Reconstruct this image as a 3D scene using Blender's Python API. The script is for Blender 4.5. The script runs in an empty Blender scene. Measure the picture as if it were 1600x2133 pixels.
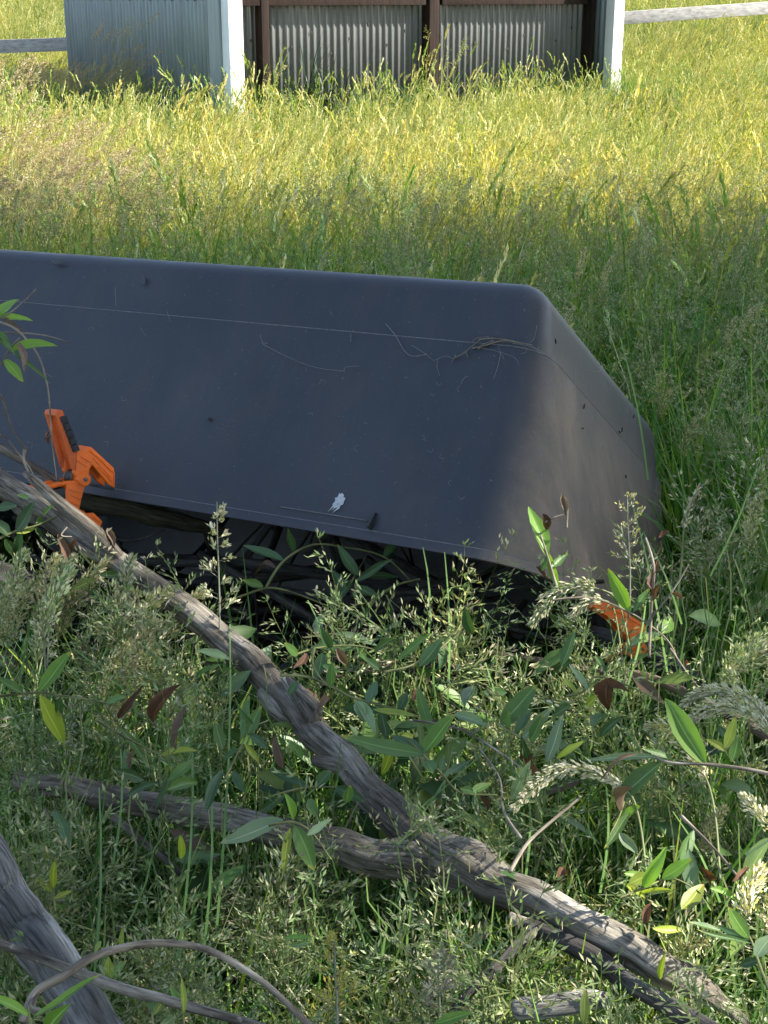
import bpy, bmesh, math, random
import numpy as np
from mathutils import Vector, Matrix, noise as mnoise

RND = random.Random(11)
NR = np.random.default_rng(5)
SC = bpy.context.scene
COL = SC.collection

# ------------------------------------------------------------------ camera
CAM = Vector((0, 0, 1.3)); PITCH = math.radians(20); F = 2960.0
cd = bpy.data.cameras.new('camera'); cam = bpy.data.objects.new('camera', cd); COL.objects.link(cam)
cam.location = CAM; cam.rotation_euler = (math.radians(90) - PITCH, 0, 0)
cd.sensor_fit = 'VERTICAL'; cd.sensor_height = 36; cd.lens = 36 * F / 2133
cd.clip_start = 0.05; cd.clip_end = 2000
SC.camera = cam

# ------------------------------------------------------------------ sky, sun, exposure
SUN = Vector((0.75, -0.02, 0.66)).normalized()
w = bpy.data.worlds.new('World'); SC.world = w; w.use_nodes = True
nt = w.node_tree; nt.nodes.clear()
sky = nt.nodes.new('ShaderNodeTexSky'); sky.sky_type = 'NISHITA'; sky.sun_disc = False
sky.sun_elevation = math.asin(SUN.z); sky.sun_rotation = math.atan2(SUN.x, SUN.y)
sky.air_density = 1.0; sky.dust_density = 1.0; sky.ozone_density = 1.0
bg = nt.nodes.new('ShaderNodeBackground'); bg.inputs[1].default_value = 0.115
wo = nt.nodes.new('ShaderNodeOutputWorld')
hsv = nt.nodes.new('ShaderNodeHueSaturation'); hsv.inputs['Saturation'].default_value = 0.88
nt.links.new(sky.outputs[0], hsv.inputs['Color']); nt.links.new(hsv.outputs[0], bg.inputs[0]); nt.links.new(bg.outputs[0], wo.inputs[0])
sd = bpy.data.lights.new('sun', 'SUN'); sd.energy = 5.0; sd.angle = math.radians(0.53); sd.color = (1.0, 0.95, 0.86)
so = bpy.data.objects.new('sun', sd); COL.objects.link(so); so.location = (30, 0, 30)
so.rotation_euler = (-SUN).to_track_quat('-Z', 'Y').to_euler()
SC.view_settings.view_transform = 'Standard'; SC.view_settings.look = 'None'
SC.view_settings.exposure = 1.62; SC.view_settings.gamma = 1.0
SC.cycles.use_denoising = True
SC.cycles.use_adaptive_sampling = True; SC.cycles.adaptive_threshold = 0.016; SC.cycles.adaptive_min_samples = 16
SC.cycles.max_bounces = 4; SC.cycles.diffuse_bounces = 2; SC.cycles.glossy_bounces = 2
SC.cycles.transmission_bounces = 2; SC.cycles.transparent_max_bounces = 4
SC.cycles.sample_clamp_indirect = 4.0

# ------------------------------------------------------------------ helpers
def ray(x, y):
    xc = (x - 800) / F; yc = -(y - 1066.5) / F
    c, s = math.cos(PITCH), math.sin(PITCH)
    return Vector((xc, c + yc * s, -s + yc * c)).normalized()
def at(x, y, d): return CAM + ray(x, y) * d
def proj(p):
    d = Vector(p) - CAM; c, s = math.cos(PITCH), math.sin(PITCH)
    fw = d.y * c - d.z * s; up = d.y * s + d.z * c
    return 800 + F * d.x / fw, 1066.5 - F * up / fw
def lerp(a, b, t): return a + (b - a) * t
def sm(a, b, x):
    t = min(1, max(0, (x - a) / (b - a))); return t * t * (3 - 2 * t)
DV = [(500, 2.35), (1050, 2.18), (1250, 2.02), (1500, 1.80), (1800, 1.60), (2133, 1.42), (2400, 1.3)]
def dveg(y):
    for (a, da), (b, db) in zip(DV, DV[1:]):
        if y <= b: return lerp(da, db, max(0, (y - a) / (b - a)))
    return DV[-1][1]
def tz(x, y):
    z = 0.02 * sm(5, 13, y) + 0.045 * max(0, x) * sm(9, 18, y) * sm(60, 30, y)
    z += 0.05 * max(0, y - 18) - 0.042 * max(0, y - 60)
    return z + 0.02 * mnoise.noise((x * .6, y * .6, 0))

class MB:
    def __init__(s): s.v = []; s.f = []; s.c = []; s.b = []; s.mi = []
    def add(s, v, f, c=None, b=None):
        o = len(s.v); s.v += [tuple(p) for p in v]; s.f += [tuple(i + o for i in q) for q in f]
        if c is not None: s.c += [tuple(c)] * len(v) if not hasattr(c[0], '__len__') else [tuple(k) for k in c]
        if b is not None: s.b += [tuple(k) for k in b]
        return o
    def mesh(s, name, mat, smooth=True, sharp=None):
        me = bpy.data.meshes.new(name); me.from_pydata(s.v, [], s.f); me.update()
        if s.c:
            a = me.attributes.new('Col', 'FLOAT_COLOR', 'POINT')
            a.data.foreach_set('color', np.array([(c[0], c[1], c[2], 1) for c in s.c], dtype=np.float32).ravel())
        if s.b:
            a = me.attributes.new('bark', 'FLOAT_VECTOR', 'POINT')
            a.data.foreach_set('vector', np.array(s.b, dtype=np.float32).ravel())
        if mat: me.materials.append(mat)
        if smooth:
            me.polygons.foreach_set('use_smooth', [True] * len(me.polygons))
            if sharp is not None: me.set_sharp_from_angle(angle=math.radians(sharp))
        me.validate(); return me

def place(name, me, root=None, M=None):
    o = bpy.data.objects.new(name, me); COL.objects.link(o)
    M = M or Matrix.Identity(4)
    if root is not None:
        o.parent = root; M = Matrix.Translation(-ROOTLOC[root.name]) @ M
    o.matrix_local = M; return o
ROOTLOC = {}
def thing(name, label, cat, loc, group=None):
    o = bpy.data.objects.new(name, None); COL.objects.link(o); o.location = loc
    o.empty_display_size = 0.05
    ROOTLOC[o.name] = Vector(loc); tag(o, label, cat, group); return o
def tag(o, label, cat, group=None, kind=None):
    o['label'] = label; o['category'] = cat
    if group: o['group'] = group
    if kind: o['kind'] = kind
    return o
def struct(o): o['kind'] = 'structure'; return o
def child(name, mb, mat, root, smooth=True, sharp=None):
    return place(name, mb.mesh(name, mat, smooth, sharp), root)

def box(mb, c, ex, ey, ez, col=None, bev=0.0):
    """box centred c with half-axis vectors ex, ey, ez (bevelled a little if bev)"""
    c = Vector(c)
    if bev <= 0:
        v = [c + sx * ex + sy * ey + sz * ez for sx in (-1, 1) for sy in (-1, 1) for sz in (-1, 1)]
        f = [(0, 1, 3, 2), (4, 6, 7, 5), (0, 4, 5, 1), (2, 3, 7, 6), (0, 2, 6, 4), (1, 5, 7, 3)]
        if ex.cross(ey).dot(ez) < 0: f = [q[::-1] for q in f]
        mb.add(v, f, col); return
    bm = bmesh.new(); r = bmesh.ops.create_cube(bm, size=2)
    L = (ex.length, ey.length, ez.length)
    for q in bm.verts: q.co = Vector((q.co.x * L[0], q.co.y * L[1], q.co.z * L[2]))
    bmesh.ops.bevel(bm, geom=bm.edges[:], offset=bev, segments=2, profile=0.6, affect='EDGES')
    M = Matrix((ex.normalized(), ey.normalized(), ez.normalized())).transposed()
    bm.verts.index_update()
    v = [c + M @ q.co for q in bm.verts]; f = [tuple(p.index for p in q.verts) for q in bm.faces]
    if M.determinant() < 0: f = [q[::-1] for q in f]
    bm.free(); mb.add(v, f, col)

def rdir0(r_):
    v = Vector((r_.gauss(0, 1), r_.gauss(0, 1), r_.gauss(0, 1))); return v.normalized()
def smooth_path(P, n):
    """Catmull-Rom through (Vector, radius) control points -> n samples"""
    out = []; m = len(P) - 1
    for i in range(n):
        t = i / (n - 1) * m; k = min(int(t), m - 1); u = t - k
        p0 = P[max(k - 1, 0)]; p1 = P[k]; p2 = P[k + 1]; p3 = P[min(k + 2, m)]
        def cr(a, b, c, d): return 0.5 * ((2 * b) + (c - a) * u + (2 * a - 5 * b + 4 * c - d) * u * u + (3 * b - a - 3 * c + d) * u ** 3)
        out.append((cr(p0[0], p1[0], p2[0], p3[0]), max(1e-4, cr(p0[1], p1[1], p2[1], p3[1]))))
    return out
def tube(mb, path, sides=8, rough=0.0, col=None, seed=0, cap=True, flat=1.0, twist=0.0, knots=0):
    kr = random.Random(int(seed * 1000) + 5); tot = sum((b[0] - a[0]).length for a, b in zip(path, path[1:]))
    KN = [(kr.uniform(0.03, 0.97) * tot, kr.uniform(0, 6.28), kr.uniform(.14, .42), kr.uniform(.3, .7)) for _ in range(knots)]
    v = []; f = []; bk = []; n = len(path); up = Vector((0.13, 0.2, 1)); acc = 0
    T = (path[1][0] - path[0][0]).normalized(); N = T.cross(up).normalized()
    for i, (p, r) in enumerate(path):
        a = path[max(i - 1, 0)][0]; b = path[min(i + 1, n - 1)][0]
        T = (b - a).normalized(); N = (N - T * N.dot(T)).normalized(); B = T.cross(N)
        if i: acc += (p - path[i - 1][0]).length
        for k in range(sides):
            th = 2 * math.pi * k / sides + twist * acc; d = N * math.cos(th) + B * math.sin(th) * flat
            rr = r
            if rough:
                rr *= 1 + rough * (0.55 * mnoise.noise((d * r * 42 + Vector((seed, 0, acc * 9)))) + 0.6 * mnoise.noise((d * 1.6 + Vector((0, seed, acc * 3.4)))) + 0.35 * mnoise.noise((d * r * 160 + Vector((seed, 0, acc * 26)))))
            for ka, kt, kh, kw in KN:
                da_ = (th - kt + math.pi) % (2 * math.pi) - math.pi; e = ((acc - ka) / (r * 1.1)) ** 2 + (da_ / kw) ** 2
                if e < 6: rr += r * kh * math.exp(-e) * (1 - 0.9 * math.exp(-e * 7))
            if knots: rr *= 1 - 0.16 * max(0, 1 - 9 * abs(mnoise.noise((math.cos(th) * 2.2, math.sin(th) * 2.2, acc * 2.3 + seed))))
            v.append(p + d * rr); bk.append((math.cos(th) * r, math.sin(th) * r, acc + seed))
    for i in range(n - 1):
        for k in range(sides):
            k2 = (k + 1) % sides
            f.append((i * sides + k, i * sides + k2, (i + 1) * sides + k2, (i + 1) * sides + k))
    if cap:
        f.append(tuple(range(sides))[::-1]); f.append(tuple((n - 1) * sides + k for k in range(sides)))
    mb.add(v, f, col, bk)

# ------------------------------------------------------------------ materials
def newmat(name):
    m = bpy.data.materials.new(name); m.use_nodes = True; m.node_tree.nodes.clear()
    return m, m.node_tree
def N(t, typ, **kw):
    n = t.nodes.new(typ)
    for k, v in kw.items(): setattr(n, k, v)
    return n
def ramp(t, stops, fac=None):
    r = N(t, 'ShaderNodeValToRGB'); e = r.color_ramp.elements
    e[0].position, e[0].color = stops[0][0], (*stops[0][1], 1)
    e[1].position, e[1].color = stops[-1][0], (*stops[-1][1], 1)
    for p, c in stops[1:-1]:
        q = e.new(p); q.color = (*c, 1)
    if fac: t.links.new(fac, r.inputs[0])
    return r
def noise(t, vec, scale, detail=4, rough=0.55, dim='3D'):
    n = N(t, 'ShaderNodeTexNoise'); n.inputs['Scale'].default_value = scale; n.inputs['Detail'].default_value = detail
    n.inputs['Roughness'].default_value = rough
    if vec: t.links.new(vec, n.inputs['Vector'])
    return n
def mapping(t, vec, scale, rot=(0, 0, 0)):
    m = N(t, 'ShaderNodeMapping'); m.inputs['Scale'].default_value = scale; m.inputs['Rotation'].default_value = rot
    t.links.new(vec, m.inputs[0]); return m.outputs[0]
def mix(t, fac, a, b, mode='MIX'):
    m = N(t, 'ShaderNodeMix', data_type='RGBA', blend_type=mode)
    for s, v in ((m.inputs[0], fac), (m.inputs[6], a), (m.inputs[7], b)):
        if hasattr(v, 'is_linked'): t.links.new(v, s)
        elif isinstance(v, (int, float)): s.default_value = v
        else: s.default_value = (*v, 1)
    return m.outputs[2]
def out(t, sh):
    o = N(t, 'ShaderNodeOutputMaterial'); t.links.new(sh, o.inputs[0])
def principled(t, col, rough=0.6, spec=0.5, bump=None, bstr=0.3, bdist=0.002, metal=0.0):
    p = N(t, 'ShaderNodeBsdfPrincipled')
    for s, v in ((p.inputs['Base Color'], col), (p.inputs['Roughness'], rough)):
        if hasattr(v, 'is_linked'): t.links.new(v, s)
        elif isinstance(v, (int, float)): s.default_value = v
        else: s.default_value = (*v, 1)
    p.inputs['Specular IOR Level'].default_value = spec; p.inputs['Metallic'].default_value = metal
    if bump is not None:
        b = N(t, 'ShaderNodeBump'); b.inputs['Strength'].default_value = bstr; b.inputs['Distance'].default_value = bdist
        t.links.new(bump, b.inputs['Height']); t.links.new(b.outputs[0], p.inputs['Normal'])
    return p.outputs[0]
def leafy(t, col, trans=0.35, rough=0.5, spec=0.3, tcol=None):
    p = principled(t, col, rough, spec)
    tr = N(t, 'ShaderNodeBsdfTranslucent')
    tc = tcol if tcol is not None else mix(t, 1.0, col, (1.0, 1.0, 0.45), 'MULTIPLY')
    t.links.new(tc, tr.inputs[0])
    m = N(t, 'ShaderNodeMixShader'); m.inputs[0].default_value = trans
    t.links.new(p, m.inputs[1]); t.links.new(tr.outputs[0], m.inputs[2]); return m.outputs[0]

def mat_grass(name, tint=((0.68, 1.05, 0.7), (1.15, 1.05, 0.8)), trans=0.35, rough=0.45, spec=0.35):
    m, t = newmat(name)
    a = N(t, 'ShaderNodeAttribute', attribute_name='Col')
    i = N(t, 'ShaderNodeAttribute', attribute_name='tone', attribute_type='INSTANCER')
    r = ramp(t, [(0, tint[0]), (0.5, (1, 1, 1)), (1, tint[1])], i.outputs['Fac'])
    out(t, leafy(t, mix(t, 1.0, a.outputs['Color'], r.outputs[0], 'MULTIPLY'), trans, rough, spec)); return m
M_GRASS = mat_grass('meadow_grass', trans=0.45)
M_SEED = mat_grass('seed_heads', ((0.8, 1.0, 0.8), (1.25, 1.08, 0.85)), 0.25, 0.6, 0.2)
TINT_G = ((0.75, 1.05, 0.75), (1.2, 1.1, 0.8)); TINT_S = ((0.8, 1.0, 0.8), (1.25, 1.08, 0.85))
def mat_col(name, trans, rough, spec):
    m, t = newmat(name); a = N(t, 'ShaderNodeAttribute', attribute_name='Col'); out(t, leafy(t, a.outputs['Color'], trans, rough, spec)); return m
M_SEEDC = mat_col('pale_seed', 0.25, 0.6, 0.2); M_BLADEC = mat_col('grass_blade', 0.35, 0.45, 0.35)
m, t = newmat('stem_green'); a = N(t, 'ShaderNodeAttribute', attribute_name='Col')
out(t, leafy(t, a.outputs['Color'], 0.2)); M_STEM = m

def mat_leaf(name, c1, c2, edge, trans=0.3, rough=0.38, spec=0.45):
    m, t = newmat(name)
    tc = N(t, 'ShaderNodeTexCoord'); oi = N(t, 'ShaderNodeObjectInfo')
    at_ = N(t, 'ShaderNodeAttribute', attribute_name='Col')        # r = across 0..1, g = along 0..1
    sep = N(t, 'ShaderNodeSeparateColor'); t.links.new(at_.outputs['Color'], sep.inputs[0])
    n1 = noise(t, tc.outputs['Object'], 4.0, 4)
    base = mix(t, n1.outputs[0], c1, c2)
    hv = N(t, 'ShaderNodeHueSaturation'); t.links.new(base, hv.inputs['Color'])
    mr = N(t, 'ShaderNodeMapRange'); mr.inputs[3].default_value = 0.7; mr.inputs[4].default_value = 1.3
    t.links.new(oi.outputs['Random'], mr.inputs[0]); t.links.new(mr.outputs[0], hv.inputs['Value'])
    # midrib
    sub = N(t, 'ShaderNodeMath', operation='SUBTRACT'); t.links.new(sep.outputs[0], sub.inputs[0]); sub.inputs[1].default_value = 0.5
    ab = N(t, 'ShaderNodeMath', operation='ABSOLUTE'); t.links.new(sub.outputs[0], ab.inputs[0])
    rb = ramp(t, [(0.0, (1, 1, 1)), (0.05, (0, 0, 0))], ab.outputs[0])
    c = mix(t, rb.outputs[0], hv.outputs[0], tuple(min(1, 1.7 * k + .03) for k in c2))
    # yellowing towards the tip, ragged
    ad = N(t, 'ShaderNodeMath', operation='MULTIPLY_ADD'); t.links.new(n1.outputs[0], ad.inputs[0]); ad.inputs[1].default_value = 0.7
    t.links.new(sep.outputs[1], ad.inputs[2])
    ry = ramp(t, [(1.18, (0, 0, 0)), (1.0, (0, 0, 0))], ad.outputs[0])
    ry.color_ramp.elements[0].position = 0.93; ry.color_ramp.elements[1].position = 1.0
    ry.color_ramp.elements[0].color = (0, 0, 0, 1); ry.color_ramp.elements[1].color = (1, 1, 1, 1)
    sc = N(t, 'ShaderNodeMath', operation='SUBTRACT'); t.links.new(ad.outputs[0], sc.inputs[0]); sc.inputs[1].default_value = 0.33
    t.links.new(sc.outputs[0], ry.inputs[0])
    c = mix(t, ry.outputs[0], c, edge)
    wv = N(t, 'ShaderNodeTexWave'); wv.inputs['Scale'].default_value = 6.0; wv.inputs['Distortion'].default_value = 1.5
    t.links.new(at_.outputs['Color'], wv.inputs['Vector'])
    p = principled(t, c, rough, spec, wv.outputs[0], 0.15, 0.001)
    tr = N(t, 'ShaderNodeBsdfTranslucent'); t.links.new(mix(t, 1.0, c, (1.3, 1.35, 0.4), 'MULTIPLY'), tr.inputs[0])
    ms = N(t, 'ShaderNodeMixShader'); ms.inputs[0].default_value = trans
    t.links.new(p, ms.inputs[1]); t.links.new(tr.outputs[0], ms.inputs[2]); out(t, ms.outputs[0]); return m
LEAF = {
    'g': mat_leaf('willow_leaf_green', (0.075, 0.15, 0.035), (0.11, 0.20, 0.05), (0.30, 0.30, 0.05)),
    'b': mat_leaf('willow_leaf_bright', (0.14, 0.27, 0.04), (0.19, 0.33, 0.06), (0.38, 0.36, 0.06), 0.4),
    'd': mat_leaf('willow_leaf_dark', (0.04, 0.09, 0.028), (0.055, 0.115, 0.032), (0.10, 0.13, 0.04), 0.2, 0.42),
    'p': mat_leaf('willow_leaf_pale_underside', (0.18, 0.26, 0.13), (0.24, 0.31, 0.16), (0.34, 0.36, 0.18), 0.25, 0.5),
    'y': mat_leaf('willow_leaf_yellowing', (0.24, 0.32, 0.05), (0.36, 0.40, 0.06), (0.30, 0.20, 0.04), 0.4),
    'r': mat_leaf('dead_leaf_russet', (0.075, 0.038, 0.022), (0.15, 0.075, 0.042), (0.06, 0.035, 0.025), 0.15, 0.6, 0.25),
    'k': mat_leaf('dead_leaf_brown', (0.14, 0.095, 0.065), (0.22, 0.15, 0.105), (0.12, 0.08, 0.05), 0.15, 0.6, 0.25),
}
def mat_bark(name, dark, mid, light, hi=0.55, bump=1.0, spot=110):
    m, t = newmat(name)
    a = N(t, 'ShaderNodeAttribute', attribute_name='bark')
    st = mapping(t, a.outputs['Vector'], (1, 1, 0.09)); n1 = noise(t, st, 260, 6, 0.65)
    n2 = noise(t, mapping(t, a.outputs['Vector'], (1, 1, 0.3)), 28, 5, 0.6)
    n3 = noise(t, a.outputs['Vector'], spot, 5, 0.7)
    c = ramp(t, [(0.28, dark), (0.5, mid), (0.72, light)], n2.outputs[0])
    s = ramp(t, [(0.36, (0.16, 0.15, 0.14)), (0.5, (0.85, 0.85, 0.85)), (0.66, (1.3, 1.3, 1.3))], n1.outputs[0])
    c2 = mix(t, 0.85, c.outputs[0], s.outputs[0], 'MULTIPLY')
    sp = ramp(t, [(0.62, (0, 0, 0)), (0.7, (1, 1, 1))], n3.outputs[0])
    f = N(t, 'ShaderNodeMath', operation='MULTIPLY'); t.links.new(sp.outputs[0], f.inputs[0]); f.inputs[1].default_value = hi
    c3 = mix(t, f.outputs[0], c2, tuple(min(1, k * 1.25) for k in light))
    ad = N(t, 'ShaderNodeMath', operation='ADD'); t.links.new(n1.outputs[0], ad.inputs[0]); t.links.new(n2.outputs[0], ad.inputs[1])
    out(t, principled(t, c3, 0.8, 0.25, ad.outputs[0], bump * .75, 0.003)); return m
M_BARK = mat_bark('weathered_bark', (0.042, 0.034, 0.025), (0.165, 0.142, 0.108), (0.44, 0.40, 0.33), 0.4)
M_BARK_BROWN = mat_bark('brown_bark', (0.055, 0.04, 0.032), (0.15, 0.11, 0.08), (0.33, 0.25, 0.18), 0.3)
M_BARK_DARK = mat_bark('dark_bark', (0.02, 0.018, 0.017), (0.05, 0.045, 0.04), (0.13, 0.12, 0.11), 0.4)
M_BARK_PALE = mat_bark('lichen_bark', (0.045, 0.043, 0.038), (0.15, 0.145, 0.13), (0.50, 0.49, 0.45), 0.75, 1.0, 38)
M_BARK_MOSS = mat_bark('mossy_bark', (0.022, 0.022, 0.013), (0.055, 0.05, 0.03), (0.12, 0.105, 0.06), 0.2)
M_TWIG = mat_bark('twig_bark', (0.10, 0.078, 0.056), (0.24, 0.20, 0.15), (0.46, 0.40, 0.31), 0.4, 0.5)
M_TWIG_G = mat_bark('green_twig', (0.10, 0.12, 0.04), (0.18, 0.19, 0.07), (0.3, 0.28, 0.13), 0.2, 0.4)

m, t = newmat('grey_plastic'); tc = N(t, 'ShaderNodeTexCoord'); ob = tc.outputs['Object']
n1 = noise(t, ob, 3.5, 5); n2 = noise(t, ob, 900, 2); n3 = noise(t, mapping(t, ob, (1, 1, 0.35)), 14, 6, 0.7)
base = ramp(t, [(0.3, (0.025, 0.030, 0.039)), (0.7, (0.034, 0.039, 0.048))], n1.outputs[0])
dust = ramp(t, [(0.5, (0, 0, 0)), (0.9, (0.35, 0.35, 0.35))], n3.outputs[0])
c = mix(t, dust.outputs[0], base.outputs[0], (0.10, 0.085, 0.07))
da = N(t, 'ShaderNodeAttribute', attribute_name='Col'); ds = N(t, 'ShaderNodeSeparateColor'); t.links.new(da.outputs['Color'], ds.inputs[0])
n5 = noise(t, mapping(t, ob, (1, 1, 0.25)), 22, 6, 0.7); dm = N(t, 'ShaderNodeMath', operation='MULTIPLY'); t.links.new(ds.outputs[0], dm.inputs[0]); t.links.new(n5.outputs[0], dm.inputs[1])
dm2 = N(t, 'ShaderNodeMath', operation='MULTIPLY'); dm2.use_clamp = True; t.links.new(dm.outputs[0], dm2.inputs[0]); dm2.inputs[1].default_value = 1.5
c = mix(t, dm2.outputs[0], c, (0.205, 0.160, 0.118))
tl = N(t, 'ShaderNodeAttribute', attribute_name='bark'); n6 = noise(t, mapping(t, tl.outputs['Vector'], (55, 55, 2.2)), 1.0, 5, 0.6); n7 = noise(t, tl.outputs['Vector'], 5.0, 5, 0.7); n8 = noise(t, tl.outputs['Vector'], 75.0, 4, 0.8)
k1 = ramp(t, [(0.52, (0, 0, 0)), (0.74, (0.10, 0.10, 0.10))], n6.outputs[0]); k2 = ramp(t, [(0.45, (0, 0, 0)), (0.75, (0.30, 0.30, 0.30))], n7.outputs[0]); k3 = ramp(t, [(0.66, (0, 0, 0)), (0.74, (0.22, 0.22, 0.22))], n8.outputs[0])
c = mix(t, k1.outputs[0], c, (0.075, 0.075, 0.078)); c = mix(t, k2.outputs[0], c, (0.060, 0.060, 0.064)); c = mix(t, k3.outputs[0], c, (0.16, 0.16, 0.16))
def scratch(rot, sc, lo, hi):
    v = mapping(t, ob, sc, rot); s = noise(t, v, 1.0, 2, 0.5)
    return ramp(t, [(lo, (0, 0, 0)), (hi, (1, 1, 1))], s.outputs[0]).outputs[0]
s1 = scratch((0.3, 0.5, 0.2), (260, 260, 45), 0.70, 0.75); s2 = scratch((0.1, -0.35, 0.9), (40, 300, 300), 0.735, 0.77)
ad = mix(t, 1.0, s1, s2, 'ADD'); mu = mix(t, 1.0, ad, (0.22, 0.22, 0.22), 'MULTIPLY')
c = mix(t, mu, c, (0.34, 0.36, 0.38))
rr0 = ramp(t, [(0.3, (0.40, 0.40, 0.40)), (0.7, (0.54, 0.54, 0.54))], n3.outputs[0])
rr_ = mix(t, ds.outputs[0], rr0.outputs[0], (0.72, 0.72, 0.72))
out(t, principled(t, c, rr_, 0.42, n2.outputs[0], 0.14, 0.0008)); M_PLASTIC = m

def mat_plain(name, col, rough=0.5, var=0.12, scale=30, spec=0.5, bump=0.0, metal=0.0, dirt=None):
    m, t = newmat(name); tc = N(t, 'ShaderNodeTexCoord')
    n = noise(t, tc.outputs['Object'], scale, 5, 0.65)
    r = ramp(t, [(0.3, tuple(k * (1 - var) for k in col)), (0.7, tuple(min(1, k * (1 + var)) for k in col))], n.outputs[0])
    c = r.outputs[0]
    if dirt:
        n2 = noise(t, tc.outputs['Object'], scale * 0.5, 6, 0.7)
        d = ramp(t, [(0.52, (0, 0, 0)), (0.72, (0.8, 0.8, 0.8))], n2.outputs[0]); c = mix(t, d.outputs[0], c, dirt)
    out(t, principled(t, c, rough, spec, n.outputs[0] if bump else None, bump, 0.002, metal)); return m
M_ORANGE = mat_plain('orange_plastic', (0.92, 0.165, 0.012), 0.42, 0.15, 60, 0.4, 0.1, dirt=(0.68, 0.13, 0.02))
M_ORANGE_SHADE = mat_plain('shaded_grimy_orange_plastic', (0.66, 0.12, 0.02), 0.5, 0.25, 50, 0.35, 0.1, dirt=(0.16, 0.045, 0.02))  # darker orange: shade inside the handle channel painted in, plus grime
M_EDGE_LIGHT = mat_plain('lit_edge_plastic', (0.14, 0.14, 0.145), 0.6, 0.35, 120)  # pale tone painting in the light caught along moulded edges
M_RUBBER = mat_plain('black_grip', (0.028, 0.030, 0.032), 0.6, 0.3, 60, 0.4, 0.1)
M_STEEL = mat_plain('dull_steel', (0.12, 0.11, 0.10), 0.45, 0.3, 80, 0.5, 0, 0.8)
M_WHITE = mat_plain('white_paint', (0.78, 0.79, 0.78), 0.55, 0.06, 5, 0.3, 0.05)
M_DROP = mat_plain('chalky_dropping', (0.50, 0.52, 0.53), 0.8, 0.3, 260, 0.2, 0.4, dirt=(0.10, 0.105, 0.11))
M_WEB = mat_plain('dusty_web', (0.22, 0.22, 0.22), 0.8, 0.2, 200, 0.1)
M_SOIL = None
def mat_sheet(name, col, rust, rough, metal):
    m, t = newmat(name); tc = N(t, 'ShaderNodeTexCoord')
    n = noise(t, mapping(t, tc.outputs['Object'], (6, 6, 0.7)), 3.0, 6, 0.65); n2 = noise(t, tc.outputs['Object'], 1.3, 6, 0.7)
    r = ramp(t, [(0.3, tuple(k * 0.8 for k in col)), (0.7, tuple(k * 1.15 for k in col))], n.outputs[0])
    d = ramp(t, [(0.55, (0, 0, 0)), (0.8, (0.7, 0.7, 0.7))], n2.outputs[0])
    out(t, principled(t, mix(t, d.outputs[0], r.outputs[0], rust), rough, 0.4, n.outputs[0], 0.1, 0.002, metal)); return m
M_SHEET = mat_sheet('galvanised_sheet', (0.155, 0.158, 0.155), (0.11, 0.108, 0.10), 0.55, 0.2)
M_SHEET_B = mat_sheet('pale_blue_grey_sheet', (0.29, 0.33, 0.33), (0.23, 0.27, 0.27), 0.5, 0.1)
def mat_wood(name, a, b, c, axis=(40, 40, 2.5)):
    m, t = newmat(name); tc = N(t, 'ShaderNodeTexCoord')
    n = noise(t, mapping(t, tc.outputs['Object'], axis), 1.0, 6, 0.6)
    r = ramp(t, [(0.3, a), (0.5, b), (0.75, c)], n.outputs[0])
    out(t, principled(t, r.outputs[0], 0.8, 0.25, n.outputs[0], 0.5, 0.004)); return m
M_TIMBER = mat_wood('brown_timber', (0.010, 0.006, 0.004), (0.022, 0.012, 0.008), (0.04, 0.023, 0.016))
M_RAIL = mat_wood('weathered_rail', (0.24, 0.225, 0.21), (0.40, 0.38, 0.355), (0.58, 0.56, 0.52), (2.5, 40, 40))
m, t = newmat('thatch_soil'); tc = N(t, 'ShaderNodeTexCoord')
n1 = noise(t, tc.outputs['Object'], 1.2, 6); n2 = noise(t, tc.outputs['Object'], 45, 5, 0.7)
c = ramp(t, [(0.3, (0.018, 0.022, 0.008)), (0.6, (0.04, 0.036, 0.016)), (0.8, (0.08, 0.065, 0.03))], n2.outputs[0])
c2 = mix(t, n1.outputs[0], c.outputs[0], (0.03, 0.04, 0.012))
out(t, principled(t, c2, 0.95, 0.1, n2.outputs[0], 0.8, 0.03)); M_SOIL = m
m, t = newmat('tree_leaf'); a = N(t, 'ShaderNodeObjectInfo')
rgb = N(t, 'ShaderNodeRGB'); rgb.outputs[0].default_value = (0.07, 0.13, 0.035, 1)
out(t, leafy(t, rgb.outputs[0], 0.3)); M_TREELEAF = m

# ------------------------------------------------------------------ ground
def ground():
    ys = list(np.linspace(-12, 3, 16)) + list(np.linspace(3.4, 40, 75)) + list(np.geomspace(42, 900, 24))
    xs = sorted(set([round(float(k), 3) for k in np.concatenate([-np.geomspace(12, 700, 16), np.linspace(-11, 11, 56), np.geomspace(12, 700, 16)])]))
    mb = MB(); W = len(xs)
    mb.v = [(x, y, tz(x, y)) for y in ys for x in xs]
    mb.f = [(j * W + i, j * W + i + 1, (j + 1) * W + i + 1, (j + 1) * W + i) for j in range(len(ys) - 1) for i in range(W - 1)]
    return struct(place('ground', mb.mesh('ground', M_SOIL)))
ground()

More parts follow.
